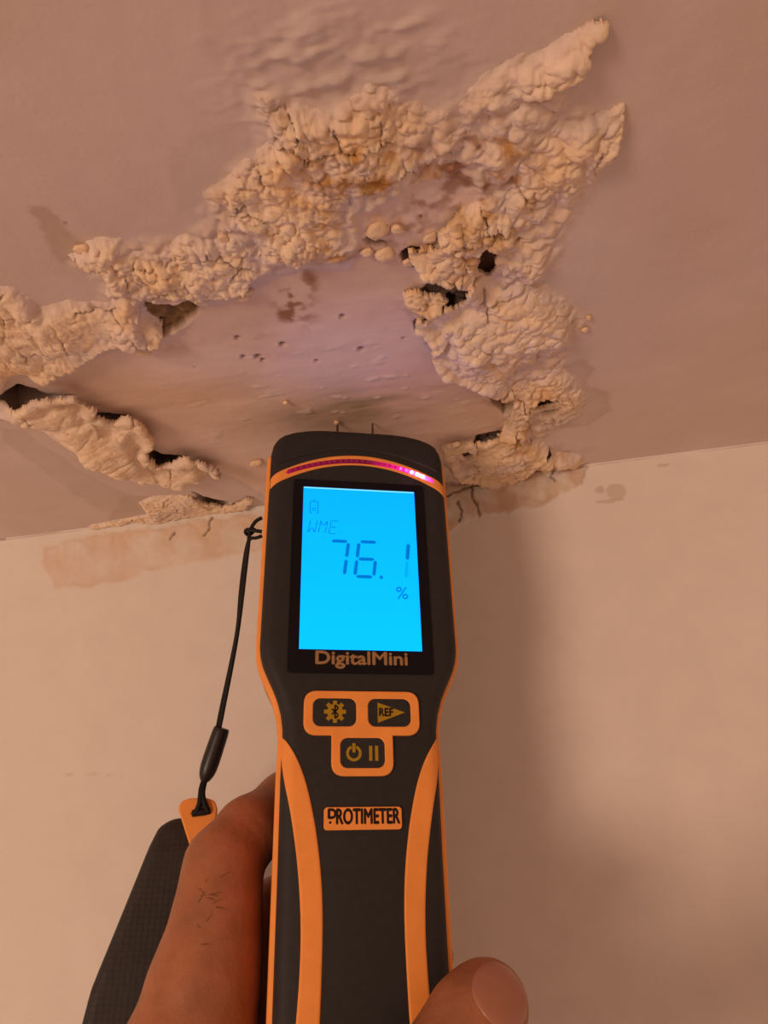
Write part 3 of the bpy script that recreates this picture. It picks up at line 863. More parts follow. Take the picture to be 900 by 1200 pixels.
def prism(levels, crown=0.0):
    """closed body from outline rings: levels = list of (grow, z, ygrow)"""
    ys = smooth_outline_y()
    rings = []
    for g, z, yg in levels:
        W = np.maximum(half_w(ys) + g - crown * sstep(39.5, 41, ys), 0.3)
        Yt = ys + np.where(ys > 38, (ys - 38) / 13 * yg, 0)
        right = np.stack([W, Yt, np.full(len(ys), z)], -1)
        left = np.stack([-W[::-1], Yt[::-1], np.full(len(ys), z)], -1)
        rings.append(np.vstack([right, left]))
    n = len(rings[0])
    v = np.vstack(rings)
    f = []
    for k in range(len(rings) - 1):
        a = k * n + np.arange(n)
        b = k * n + (np.arange(n) + 1) % n
        f.append(np.stack([a, b, b + n, a + n], -1))
    f = np.vstack(f)
    m = n // 2
    for base, flip in ((0, True), ((len(rings) - 1) * n, False)):
        a = base + np.arange(m - 1)
        b = base + n - 1 - np.arange(m - 1)
        q = np.stack([a, a + 1, b - 1, b], -1)
        f = np.vstack([f, q[:, ::-1] if flip else q])
    return v, f



v, f = prism([(0.2, -13.0, 0.2), (0.7, -12.5, 0.4), (1.15, -11.5, 0.6), (1.15, -5.0, 0.6), (0.8, -4.3, 0.4), (-0.6, -4.2, -1.0)], crown=3.0)
# the band stays low at the head's crown, where the dark cap takes over
band = np_mesh('side_band', v, f)
link('side_band', band, M_ORANGE, meter)
v, f = prism([(-9.0, -32.0, -8), (-5.0, -31.2, -4), (-2.0, -28.5, -1), (-0.2, -24, 0.5), (0.6, -13.2, 1.0), (0.3, -12.6, 0.6), (0.1, -7.0, 0.2)])
link('back_shell', np_mesh('back_shell', v, f), M_RUBBER, meter)


def strip(name, mat, xs_l, xs_r, ys, off=0.35, parent=None, nu=8, skirt=0.8, rnd=0.25, zfun=face_z):
    """band lying on the face between two edge curves"""
    ys = np.asarray(ys, float)
    us = np.concatenate([[0, 0.0, 0.04], np.linspace(0.12, 0.88, nu), [0.96, 1.0, 1.0]])
    X = np.asarray(xs_l)[:, None] * (1 - us) + np.asarray(xs_r)[:, None] * us
    Y = np.repeat(ys[:, None], len(us), 1) if ys.ndim == 1 else ys
    Z = zfun(X, Y) + off
    Z[:, 0] -= skirt
    Z[:, -1] -= skirt
    Z[:, 1] -= rnd
    Z[:, -2] -= rnd
    ny, nx = X.shape
    v = np.stack([X, Y, Z], -1).reshape(-1, 3)
    i = np.arange(nx * ny).reshape(ny, nx)
    f = np.stack([i[:-1, :-1], i[:-1, 1:], i[1:, 1:], i[1:, :-1]], -1).reshape(-1, 4)
    return link(name, np_mesh(name, v, f), mat, parent)


def arc_strip(name, mat, x0, x1, yb, yt, off, parent, n=60, skirt=0.8, nu=6):
    """band across the face: yb(x), yt(x)"""
    xs = np.linspace(x0, x1, n)
    us = np.concatenate([[0, 0, 0.06], np.linspace(0.2, 0.8, nu), [0.94, 1, 1]])
    lo, hi = yb(xs), yt(xs)
    Y = lo[None] * (1 - us[:, None]) + hi[None] * us[:, None]
    X = np.repeat(xs[None], len(us), 0)
    Z = face_z(X, Y) + off
    Z[0] -= skirt
    Z[-1] -= skirt
    Z[1] -= 0.15
    Z[-2] -= 0.15
    # tucked ends
    v = np.stack([X, Y, Z], -1).reshape(-1, 3)
    ny, nx = X.shape
    i = np.arange(nx * ny).reshape(ny, nx)
    f = np.stack([i[:-1, :-1], i[:-1, 1:], i[1:, 1:], i[1:, :-1]], -1).reshape(-1, 4)
    return link(name, np_mesh(name, v, f), mat, parent)


# orange arch across the head with the light bar set in it
arch = arc_strip('light_bar_surround', M_ORANGE, -28.5, 28.5, lambda x: 35.7 - 0.0119 * x * x, lambda x: 39.3 - 0.0116 * x * x, 0.3, meter, n=90)


def win_end(x):
    e = np.minimum(x + 23.4, 24.6 - x)
    return np.sqrt(np.clip(1 - (1 - np.clip(e / 0.9, 0, 1)) ** 2, 0.0004, 1))


win = arc_strip('light_bar', M_LEDWIN, -23.4, 24.6, lambda x: 37.05 - 0.0103 * x * x - 0.85 * win_end(x), lambda x: 37.05 - 0.0103 * x * x + 0.85 * win_end(x), 0.42, meter, n=110, skirt=0.3)


def disc_mesh(name, r, h, n=14):
    bm = bmesh.new()
    bmesh.ops.create_cone(bm, cap_ends=True, segments=n, radius1=r * MM, radius2=r * 0.8 * MM, depth=h * MM)
    me = bpy.data.meshes.new(name)
    bm.to_mesh(me)
    bm.free()
    return me


LEDS = {}
for key, m_ in (('off', M_LED_OFF), ('dim', M_LED_DIM), ('on', M_LED_ON)):
    me = disc_mesh('led', 0.40 if key == 'off' else 0.55, 0.3)
    me.materials.append(m_)
    LEDS[key] = me
for k in range(26):
    x = -22.3 + k * 1.80
    key = 'on' if 22 <= k <= 24 else ('dim' if k in (20, 21, 25) else 'off')
    o = bpy.data.objects.new('led', LEDS[key])
    COL.objects.link(o)
    o.parent = win
    y = 37.05 - 0.0103 * x * x
    o.location = (x * MM, y * MM, float(face_z(x, y) + 0.52) * MM)
    if key == 'on':
        o['label'] = 'glowing pink light near the right end of the bar'

# dark head cap above the arch, with a stepped seam
cap_bm = arc_strip('head_cap', M_RUBBER, -26.2, 26.2, lambda x: 41.6 - 0.0106 * x * x, lambda x: np.minimum(48.6 - 0.0045 * x * x, 50.0 - 0.0 * x), 0.35, meter, n=80)


def plate(name, mat, outlines, z0, thick, bevel, parent, res=3):
    """flat plate with holes from 2-D outlines (mm), bevelled rim"""
    cu = bpy.data.curves.new(name, 'CURVE')
    cu.dimensions = '2D'
    cu.fill_mode = 'BOTH'
    cu.extrude = max(thick / 2 - bevel, 0.001) * MM
    cu.bevel_depth = bevel * MM
    cu.bevel_resolution = res
    for pts in outlines:
        sp = cu.splines.new('POLY')
        sp.points.add(len(pts) - 1)
        for p, (x, y) in zip(sp.points, pts):
            p.co = (x * MM, y * MM, 0, 1)
        sp.use_cyclic_u = True
    tmp = bpy.data.objects.new(name, cu)
    COL.objects.link(tmp)
    bpy.context.view_layer.update()
    me = bpy.data.meshes.new_from_object(tmp.evaluated_get(bpy.context.evaluated_depsgraph_get()))
    bpy.data.objects.remove(tmp)
    bpy.data.curves.remove(cu)
    me.name = name
    me.materials.clear()
    me.transform(Matrix.Translation((0, 0, (z0 + thick / 2) * MM)))
    o = link(name, me, mat, parent, smooth=False)
    return o


def rrect(x0, x1, y0, y1, r, n=6):
    pts = []
    for cx, cy, a0 in ((x1 - r, y1 - r, 0), (x0 + r, y1 - r, 90), (x0 + r, y0 + r, 180), (x1 - r, y0 + r, 270)):
        for k in range(n + 1):
            a = math.radians(a0 + 90 * k / n)
            pts.append((cx + r * math.cos(a), cy + r * math.sin(a)))
    return pts


def text_mesh(name, body, x0, x1, y0, y1, z, mat, parent, bold=0.0, heavy=0.0, shear=0.0):
    cu = bpy.data.curves.new(name, 'FONT')
    cu.body = body
    cu.size = 1.0
    cu.offset = bold
    cu.shear = shear
    cu.resolution_u = 4
    tmp = bpy.data.objects.new(name, cu)
    COL.objects.link(tmp)
    bpy.context.view_layer.update()
    me = bpy.data.meshes.new_from_object(tmp.evaluated_get(bpy.context.evaluated_depsgraph_get()))
    bpy.data.objects.remove(tmp)
    bpy.data.curves.remove(cu)
    me.name = name
    me.materials.clear()
    n = len(me.vertices)
    co = np.empty(n * 3)
    me.vertices.foreach_get('co', co)
    co = co.reshape(-1, 3)
    lo, hi = co.min(0), co.max(0)
    co[:, 0] = (x0 + (co[:, 0] - lo[0]) / (hi[0] - lo[0]) * (x1 - x0)) * MM
    co[:, 1] = (y0 + (co[:, 1] - lo[1]) / (hi[1] - lo[1]) * (y1 - y0)) * MM
    co[:, 2] = z * MM
    me.vertices.foreach_set('co', co.ravel())
    if heavy:
        bm = bmesh.new()
        for k, (ox, oy) in enumerate(((0, 0), (heavy, 0), (-heavy, 0), (0, heavy), (0, -heavy))):
            nv = len(bm.verts)
            bm.from_mesh(me)
            bm.verts.ensure_lookup_table()
            bmesh.ops.translate(bm, verts=bm.verts[nv:], vec=(ox * MM, oy * MM, k * 0.004 * MM))
        bm.to_mesh(me)
        bm.free()
    return link(name, me, mat, parent, smooth=False)


# display
bezel = plate('display_bezel', M_BEZEL, [rrect(-20.7, 20.7, -33.0, 29.1, 0.8)], -0.1, 0.6, 0.15, meter)
tag(bezel, 'glossy black window round the display')
screen_v = np.array([(-17.7, -26.45, 0.56), (17.7, -26.45, 0.56), (17.7, 26.45, 0.56), (-17.7, 26.45, 0.56)])
screen = link('display', np_mesh('display', screen_v, np.array([[0, 1, 2, 3]])), M_LCD, meter, smooth=False)
tag(screen, 'glowing cyan liquid crystal display')
link('backlight_edge', np_mesh('backlight_edge', np.array([(-17.6, 25.95, 0.58), (17.6, 25.95, 0.58), (17.6, 26.4, 0.58), (-17.6, 26.4, 0.58)]), np.array([[0, 1, 2, 3]])), M_LCD_EDGE, screen, smooth=False)


def polys(name, mat, plist, z, parent):
    bm = bmesh.new()
    for pl in plist:
        bm.faces.new([bm.verts.new((x * MM, y * MM, z * MM)) for x, y in pl])
    me = bpy.data.meshes.new(name)
    bm.to_mesh(me)
    bm.free()
    return link(name, me, mat, parent, smooth=False)


def bar(x0, y0, x1, y1, w):
    dx, dy = x1 - x0, y1 - y0
    L = math.hypot(dx, dy)
    ux, uy = dx / L, dy / L
    px, py = -uy * w / 2, ux * w / 2
    e = w * 0.5
    return [(x0, y0), (x0 + ux * e + px, y0 + uy * e + py), (x1 - ux * e + px, y1 - uy * e + py), (x1, y1), (x1 - ux * e - px, y1 - uy * e - py), (x0 + ux * e - px, y0 + uy * e - py)][::-1]


def digit(segs, cx, cy, w, h, t, sl=0.12, gap=0.35):
    A = {}
    X0, X1, Y0, Y1 = -w / 2, w / 2, -h / 2, h / 2

    def s(x, y):
        return (cx + x + sl * y, cy + y)
    S = {'a': ((X0 + gap, Y1), (X1 - gap, Y1)), 'g': ((X0 + gap, 0), (X1 - gap, 0)), 'd': ((X0 + gap, Y0), (X1 - gap, Y0)),
         'f': ((X0, gap), (X0, Y1 - gap)), 'b': ((X1, gap), (X1, Y1 - gap)), 'e': ((X0, Y0 + gap), (X0, -gap)), 'c': ((X1, Y0 + gap), (X1, -gap))}
    return [bar(*s(*S[k][0]), *s(*S[k][1]), t) for k in segs]


polys('digit_segments', M_SEG, digit('abc', -7.0, 2.1, 5.6, 11.4, 1.05) + digit('afgedc', 1.85, 2.1, 5.7, 11.6, 1.05)
      + [[(6.3 + 0.55 * math.cos(a * 0.628), -3.7 + 0.6 * math.sin(a * 0.628)) for a in range(10)]] + [bar(14.5, 2.3, 15.1, 7.9, 1.15)], 0.60, screen)
polys('faint_segment', M_SEG_OFF, [bar(13.9, -3.6, 14.5, 1.9, 0.9)], 0.59, screen)
wt = 0.26
wm = []
for cx, strokes in ((-14.6, [((-1, 1), (-1.0, 0.04)), ((-1.0, -0.04), (-1.1, -1)), ((-0.9, -0.9), (-0.2, -0.25)), ((0.1, -0.25), (0.75, -0.9)), ((1, 1), (1, 0.04)), ((1.0, -0.04), (0.9, -1))]),
                    (-11.4, [((-1, 1), (-1, 0.04)), ((-1.0, -0.04), (-1.1, -1)), ((-0.8, 0.9), (-0.2, 0.2)), ((0.2, 0.2), (0.85, 0.9)), ((1, 1), (1, 0.04)), ((1.0, -0.04), (0.9, -1))]),
                    (-8.2, [((-1, 1), (-1, 0.04)), ((-1.0, -0.04), (-1.1, -1)), ((-0.85, 1.05), (1, 1.05)), ((-0.85, 0), (0.8, 0)), ((-0.95, -1.05), (0.9, -1.05))])):
    for (xa, ya), (xb, yb) in strokes:
        wm.append(bar(cx + xa * 1.05 + ya * 0.35, 12.5 + ya * 2.1, cx + xb * 1.05 + yb * 0.35, 12.5 + yb * 2.1, wt))
polys('mode_segments', M_SEG_THIN, wm, 0.60, screen)
bt = []
for a, b in (((-15.5, 17.0), (-15.5, 21.2)), ((-13.1, 17.0), (-13.1, 21.2)), ((-15.5, 21.2), (-13.1, 21.2)), ((-14.8, 21.7), (-13.8, 21.7)), ((-15.0, 18.9), (-13.6, 18.9)), ((-15.0, 18.2), (-13.6, 18.2)), ((-15.6, 17.2), (-15.0, 17.2)), ((-13.6, 17.2), (-13.0, 17.2))):
    bt.append(bar(*a, *b, 0.24))
polys('battery_symbol', M_SEG_THIN, bt, 0.60, screen)
text_mesh('percent_sign', '%', 10.7, 14.3, -10.5, -6.6, 0.60, M_SEG, screen, bold=0.0)
wordmark = text_mesh('wordmark', 'DigitalMini', -12.9, 13.2, -31.8, -26.95, 0.56, M_TAN, bezel, heavy=0.16)

# keypad
HX = [rrect(-13.75, -1.35, -48.2, -40.1, 2.3), rrect(1.35, 13.75, -48.2, -40.1, 2.3), rrect(-6.25, 6.25, -59.0, -50.7, 2.2)]


def round_poly(pts, r, n=6):
    out = []
    m = len(pts)
    for i in range(m):
        p0, p1, p2 = np.array(pts[i - 1]), np.array(pts[i]), np.array(pts[(i + 1) % m])
        a = (p0 - p1) / np.linalg.norm(p0 - p1)
        b = (p2 - p1) / np.linalg.norm(p2 - p1)
        rr = r[i] if isinstance(r, (list, tuple)) else r
        s, e = p1 + a * rr, p1 + b * rr
        for k in range(n + 1):
            t = k / n
            out.append(tuple((1 - t) ** 2 * s + 2 * t * (1 - t) * p1 + t * t * e))
    return out


tee = round_poly([(15.6, -38.6), (-15.6, -38.6), (-15.6, -49.9), (-8.0, -49.9), (-8.0, -60.4), (8.0, -60.4), (8.0, -49.9), (15.6, -49.9)], [3.2, 3.2, 3.2, 0.5, 3.2, 3.2, 0.5, 3.2])
keypad = plate('keypad_surround', M_ORANGE, [tee] + HX, -0.3, 1.25, 0.35, meter)
polys('keypad_well', M_GROOVE, [rrect(-14.2, 14.2, -48.8, -39.6, 1.5), rrect(-6.8, 6.8, -59.4, -50.2, 1.5)], 0.08, keypad)
BT = [(-7.55, -44.15, 11.5, 7.3), (7.55, -44.15, 11.5, 7.3), (0, -54.85, 11.7, 7.5)]
btn = []
for (cx, cy, w, h) in BT:
    b = plate('button', M_RUBBER, [rrect(cx - w / 2, cx + w / 2, cy - h / 2, cy + h / 2, 1.9)], -0.3, 1.15, 0.45, meter)
    btn.append(b)
tag(btn[0], 'settings button with yellow gear symbol')
tag(btn[1], 'reference button with yellow triangle')
tag(btn[2], 'power and hold button')
ZB = 0.87
# gear with the radio rune cut dark on it
gear = []
gc = (-7.45, -44.0)
for k in range(8):
    a = math.radians(45 * k + 90)
    for da, r in ((-15, 2.15), (-10, 3.05), (10, 3.05), (15, 2.15)):
        gear.append((gc[0] + r * math.cos(a + math.radians(da)), gc[1] + r * math.sin(a + math.radians(da))))
plate('gear_symbol', M_YELLOW, [gear], ZB - 0.03, 0.06, 0.0, btn[0])
rune = [((0, -1.9), (0, 1.9)), ((0, 1.9), (0.95, 0.95)), ((0.95, 0.95), (-0.95, -0.85)), ((0, -1.9), (0.95, -0.95)), ((0.95, -0.95), (-0.95, 0.85))]
polys('wireless_symbol', M_PRINT, [bar(gc[0] + a[0], gc[1] + a[1], gc[0] + b_[0], gc[1] + b_[1], 0.48) for a, b_ in rune], ZB + 0.06, btn[0])
polys('arrow_symbol', M_YELLOW, [[(4.3, -46.9), (11.9, -44.05), (4.3, -41.4)]], ZB + 0.01, btn[1])
text_mesh('ref_lettering', 'REF', 4.75, 8.55, -45.05, -42.95, ZB + 0.05, M_PRINT, btn[1], heavy=0.12)
pw = []
pc = (-2.35, -54.95)
for k in range(22):
    a0, a1 = math.radians(112 + 316 * k / 22), math.radians(112 + 316 * (k + 1) / 22)
    pw.append([(pc[0] + r * math.cos(a), pc[1] + r * math.sin(a)) for r, a in ((1.35, a0), (2.1, a0), (2.1, a1), (1.35, a1))])
pw.append([(pc[0] - 0.42, pc[1] + 0.2), (pc[0] + 0.42, pc[1] + 0.2), (pc[0] + 0.42, pc[1] + 2.6), (pc[0] - 0.42, pc[1] + 2.6)])
for x0 in (1.75, 3.35):
    pw.append([(x0, -56.9), (x0 + 0.85, -56.9), (x0 + 0.85, -53.0), (x0, -53.0)])
polys('power_and_hold_symbols', M_YELLOW, pw, ZB + 0.01, btn[2])

# orange ribs that run down the grip
SY = np.array([-50, -54, -58, -62.6, -68, -73, -80, -86.6, -93, -99.3, -107, -114.5, -125, -138])
SI = np.array([-21.4, -18.4, -16.3, -14.6, -13.2, -12.1, -11.0, -10.3, -10.0, -10.0, -10.15, -10.4, -11.0, -12.0])
SO = np.array([-21.5, -21.5, -21.2, -20.3, -18.9, -17.9, -16.7, -15.9, -15.4, -15.2, -15.4, -15.9, -16.8, -18.0])
yy = np.linspace(-50, -138, 70)
li, lo_ = np.interp(yy, SY[::-1], SI[::-1]), np.interp(yy, SY[::-1], SO[::-1])
for _ in range(4):
    li[1:-1] = (li[:-2] + 2 * li[1:-1] + li[2:]) / 4
    lo_[1:-1] = (lo_[:-2] + 2 * lo_[1:-1] + lo_[2:]) / 4
yy2, li, lo_ = yy[::-1], li[::-1], lo_[::-1]
strip('grip_rib', M_ORANGE, lo_, li, yy2, 0.35, meter)
strip('grip_rib', M_ORANGE, -li, -lo_, yy2, 0.35, meter)

# name plate
npl = plate('name_plate', M_ORANGE, [rrect(-9.9, 9.9, -73.6, -68.5, 0.7)], -0.5, 1.1, 0.2, meter)
text_mesh('name_lettering', 'ROTIMETER', -6.9, 9.5, -72.4, -68.75, 0.63, M_PRINT, npl, heavy=0.16)
text_mesh('name_initial', 'D', -9.0, -7.0, -71.0, -68.8, 0.63, M_PRINT, npl, heavy=0.2)
polys('name_dot', M_PRINT, [[(-8.5 + 0.35 * math.cos(k * 0.785), -72.0 + 0.35 * math.sin(k * 0.785)) for k in range(8)]], 0.63, npl)


# measuring pins
def cone_mesh(name, r0, r1, h, n=12):
    bm = bmesh.new()
    bmesh.ops.create_cone(bm, cap_ends=True, segments=n, radius1=r0 * MM, radius2=r1 * MM, depth=h * MM)
    bmesh.ops.rotate(bm, verts=bm.verts, cent=(0, 0, 0), matrix=Matrix.Rotation(-math.pi / 2, 3, 'X'))
    me = bpy.data.meshes.new(name)
    bm.to_mesh(me)
    bm.free()
    return me


for px in (395.5, 436.5):
    # tip: where the pin's line of sight crosses its own depth plane, 12 mm behind the face
    d = ray(px, 496.5)
    o12 = MO + NM * -12.0
    p = CAM + d * (((o12 - CAM) @ NM) / (d @ NM))
    xl, yl = (p - MO) @ XM, (p - MO) @ YM
    pin = link('measuring_pin', cone_mesh('measuring_pin', 0.9, 0.35, 14), M_STEEL, meter)
    pin.location = (xl * MM, (yl - 7) * MM, -12 * MM)
tag(plate('pin_boss', M_RUBBER, [rrect(-12, 14, 40, 51.2, 4)], -17, 8, 1.2, meter))


# ------------------------------------------------------------------ organic surfaces from distance fields
def surface_nets(fn, lo, hi, h):
    ax = [np.arange(lo[k], hi[k] + h, h) for k in range(3)]
    X, Y, Z = np.meshgrid(*ax, indexing='ij')
    F_ = fn(X, Y, Z)
    S = F_ < 0
    n = F_.shape
    acc = np.zeros((n[0] - 1, n[1] - 1, n[2] - 1, 3))
    cnt = np.zeros(acc.shape[:3])
    G = [X, Y, Z]
    quads = []
    idx_edges = []
    for a in range(3):
        s0 = [slice(None)] * 3
        s1 = [slice(None)] * 3
        s0[a], s1[a] = slice(0, -1), slice(1, None)
        f0, f1 = F_[tuple(s0)], F_[tuple(s1)]
        c = S[tuple(s0)] != S[tuple(s1)]
        t = np.where(c, f0 / np.where(c, f0 - f1, 1), 0)
        P = np.stack([G[k][tuple(s0)] + (t * h if k == a else 0) for k in range(3)], -1) * c[..., None]
        o = [k for k in range(3) if k != a]
        for d0 in (0, 1):
            for d1 in (0, 1):
                # cell (i) touches edge (i + d)
                sl = [slice(None)] * 3
                sl[o[0]] = slice(d0, n[o[0]] - 1 + d0)
                sl[o[1]] = slice(d1, n[o[1]] - 1 + d1)
                acc += P[tuple(sl)]
                cnt += c[tuple(sl)]
        idx_edges.append((a, o, c, S[tuple(s0)]))
    act = cnt > 0
    vid = -np.ones(act.shape, np.int64)
    vid[act] = np.arange(act.sum())
    verts = acc[act] / cnt[act][:, None]
    for a, o, c, s in idx_edges:
        I = np.argwhere(c)
        ok = (I[:, o[0]] > 0) & (I[:, o[1]] > 0) & (I[:, o[0]] < n[o[0]] - 1) & (I[:, o[1]] < n[o[1]] - 1)
        I = I[ok]
        q = []
        for d0, d1 in ((0, 0), (1, 0), (1, 1), (0, 1)):
            J = I.copy()
            J[:, o[0]] -= d0
            J[:, o[1]] -= d1
            q.append(vid[J[:, 0], J[:, 1], J[:, 2]])
        q = np.stack(q, -1)
        flip = s[I[:, 0], I[:, 1], I[:, 2]]
        if a == 1:
            flip = ~flip
        q[~flip] = q[~flip][:, ::-1]
        quads.append(q)
    return verts, np.vstack(quads)


def smin(a, b, k):
    h = np.clip(0.5 + 0.5 * (b - a) / k, 0, 1)
    return b + (a - b) * h - k * h * (1 - h)


def chain(X, Y, Z, pts, k=2.0):
    d = None
    for (a, ra), (b, rb) in zip(pts, pts[1:]):
        a, b = np.array(a, float), np.array(b, float)
        e = b - a
        t = np.clip(((X - a[0]) * e[0] + (Y - a[1]) * e[1] + (Z - a[2]) * e[2]) / (e @ e), 0, 1)
        q = np.sqrt((X - a[0] - t * e[0]) ** 2 + (Y - a[1] - t * e[1]) ** 2 + (Z - a[2] - t * e[2]) ** 2) - (ra + (rb - ra) * t)
        d = q if d is None else smin(d, q, k)
    return d


# left hand, in the meter's own axes (x right, y up the body, z towards the lens)
INDEX = [((-40.5, -122, -20), 16.8), ((-38.2, -107, -20), 13.4), ((-36.7, -98, -20), 11.5), ((-36.0, -89, -20.5), 10.5), ((-35.6, -80, -22), 9.8), ((-29.4, -71.5, -27), 8.9), ((-19, -62, -39.5), 8.2), ((-8, -57, -43), 7.8), ((4, -56, -42), 7.2)]
MIDDLE = [((-26, -140, -44), 12.0), ((-24, -112, -46), 10.5), ((-22, -94, -45), 10.2), ((-6, -84, -46), 9.0), ((12, -80, -42.5), 8.0), ((22, -80, -39), 7.2)]
RINGF = [((-20, -152, -46), 11.5), ((-20, -128, -48), 10.0), ((-18, -114, -47), 9.8), ((-2, -106, -46), 8.8), ((14, -104, -42), 7.8), ((23, -104, -37), 7.0)]
LITTLE = [((-16, -166, -46), 10.5), ((-17, -148, -47), 9.0), ((-14, -138, -46), 8.6), ((0, -131, -44), 7.8), ((13, -129, -41), 7.0), ((20, -129, -38), 6.4)]
THUMB = [((-36, -172, -2), 17.0), ((-23, -154, 12), 13.5), ((-8, -142, 15), 11.3), ((7, -131.0, 12.5), 9.8), ((16, -122.0, 11.3), 9.4), ((23.0, -115.0, 9.6), 9.8), ((27.0, -111.6, 8.0), 9.4)]
PALM_ARM = [[((-38, -185, -26), 20.0), ((-43, -150, -21), 19.0), ((-41, -126, -20), 16.5)],
        [((-34, -185, -32), 19.0), ((-28, -150, -46), 14.0), ((-26, -138, -45), 12.5)],
        [((-32, -188, -36), 18.0), ((-20, -160, -48), 13.0)], [((-30, -190, -38), 16.0), ((-16, -168, -47), 11.0)],
        [((-36, -180, -12), 18.0), ((-41, -160, -10), 14.0), ((-41, -137, -15), 13.0)],
        [((-36, -186, -26), 22.0), ((-30, -182, 5), 22.0), ((-8, -172, 46), 25.0), ((33, -178, 120), 31.0), ((70, -190, 182), 35.0)]]  # unseen forearm towards the lens, added to throw the soft wall shadow


def hand_field(X, Y, Z):
    d = None
    for c in PALM_ARM:
        q = chain(X, Y, Z, c, 6)
        d = q if d is None else smin(d, q, 7)
    for c, k in ((INDEX, 5), (MIDDLE, 2.5), (RINGF, 2.0), (LITTLE, 2.0), (THUMB, 7)):
        d = smin(d, chain(X, Y, Z, c, 4), k)
    # the nail bed: flatten the thumb's back a touch
    return d


hv, hf = surface_nets(hand_field, (-85, -232, -72), (112, -38, 222), 1.35)
sk = np.broadcast_to(np.array([0.39, 0.155, 0.070]), hv.shape).copy()


def blob(c, r):
    return np.exp(-((hv[:, 0] - c[0]) ** 2 + (hv[:, 1] - c[1]) ** 2 + (hv[:, 2] - c[2]) ** 2) / r ** 2)


for c, r, a in (((-27, -66, -20), 9, 0.55), ((-28, -90, -14), 11, 0.45), ((-30, -105, -10), 9, 0.35), ((30, -106, 14), 8, 0.35), ((-30, -75, -14), 7, 0.4)):
    sk = lerp(sk, np.array([0.38, 0.105, 0.056]), np.clip(blob(c, r) * a, 0, 1))
for c, r, a in (((-42, -88, -14), 9, 0.25), ((10, -119, 20), 9, 0.3)):
    sk = lerp(sk, np.array([0.31, 0.115, 0.045]), np.clip(blob(c, r) * a, 0, 1))
hand_me = np_mesh('hand', hv, hf, sk)
hand = link('hand', hand_me, M_SKIN)
hand.matrix_world = METER
tag(hand, 'bare left hand gripping the moisture meter from below, thumb across its front', 'hand')


def drop_on_hand(P, D, steps=40):
    """march points along D until they meet the hand's surface"""
    P = np.array(P, float)
    for _ in range(steps):
        d = hand_field(P[..., 0], P[..., 1], P[..., 2])
        P = P + D * (d * 0.8)[..., None]
    return P


# thumbnail: a thick plate that follows the curve of the thumb tip
AX = np.array([0.72, 0.62, -0.22])
AX /= np.linalg.norm(AX)
NZ = np.array([-0.02, 0.14, 0.99])
NZ -= AX * (NZ @ AX)
NZ /= np.linalg.norm(NZ)
AC = np.cross(AX, NZ)
NC = np.array([27.6, -111.2, 8.3])
nu = nv = 21
uu, vv = np.meshgrid(np.linspace(-1, 1, nu), np.linspace(-1, 1, nv))
sx = uu * np.sqrt(1 - 0.48 * vv ** 2)
sy = vv * np.sqrt(1 - 0.44 * uu ** 2)
P0 = NC + AC * (sx * 6.9)[..., None] + AX * (sy * 6.9)[..., None] + NZ * 16.0
P1 = drop_on_hand(P0, -NZ)
# flatter than the flesh: pull towards the mean plane a little, proud at the free edge
hgt = (P1 - NC) @ NZ
rim = np.clip(np.maximum(np.abs(uu), np.abs(vv)), 0, 1)
top = P1 + NZ * (0.42 - 0.30 * rim ** 8)[..., None] - NZ * (0.06 * np.clip(hgt - 7, 0, 9))[..., None]
bot = P1 - NZ * 0.9
i_ = np.arange(nu * nv).reshape(nv, nu)
fq = np.stack([i_[:-1, :-1], i_[:-1, 1:], i_[1:, 1:], i_[1:, :-1]], -1).reshape(-1, 4)
b_ = np.concatenate([i_[0, :], i_[1:, -1], i_[-1, -2::-1], i_[-2:0:-1, 0]])
nb = np.roll(b_, -1)
n_ = nu * nv
nail = link('fingernail', np_mesh('fingernail', np.vstack([top.reshape(-1, 3), bot.reshape(-1, 3)]), np.vstack([fq, fq[:, ::-1] + n_, np.stack([b_, b_ + n_, nb + n_, nb], -1)])), M_NAIL, hand)


def tube(name, paths, mat, parent=None, res=8, radii=None):
    cu = bpy.data.curves.new(name, 'CURVE')
    cu.dimensions = '3D'
    cu.bevel_depth = MM
    cu.bevel_resolution = 3
    cu.use_fill_caps = True
    for pts, r in paths:
        sp = cu.splines.new('NURBS')
        sp.points.add(len(pts) - 1)
        for k, (p, q) in enumerate(zip(sp.points, pts)):
            p.co = (q[0] * MM, q[1] * MM, q[2] * MM, 1)
            p.radius = r[k] if isinstance(r, (list, tuple)) else r
        sp.use_endpoint_u = True
        sp.order_u = 3
        sp.resolution_u = res
    tmp = bpy.data.objects.new(name, cu)
    COL.objects.link(tmp)
    bpy.context.view_layer.update()
    me = bpy.data.meshes.new_from_object(tmp.evaluated_get(bpy.context.evaluated_depsgraph_get()))
    bpy.data.objects.remove(tmp)
    bpy.data.curves.remove(cu)
    me.name = name
    me.materials.clear()
    return link(name, me, mat, parent)


# short dark hairs on the back of the index finger
hp = []
hx = np.array([random.gauss(-41.0, 2.6) for _ in range(26)])
hy = np.array([random.gauss(-89.0, 5.0) for _ in range(26)])
root = drop_on_hand(np.stack([hx, hy, np.full(26, 4.0)], -1), np.array([0, 0, -1.0]))
for p0 in root:
    dr_ = np.array([random.uniform(0.1, 1.0), random.uniform(-0.2, 0.7), 0.0])
    L = random.uniform(2.2, 4.6)
    hp.append(([p0 - np.array([0, 0, 0.2]), p0 + dr_ * L * 0.5 + np.array([0, 0, 0.55]), p0 + dr_ * L + np.array([0, -0.5, 0.5])], [0.065, 0.055, 0.02]))
tag(tube('finger_hair', hp, M_HAIR, hand, res=3), 'sparse dark hairs', kind='stuff')

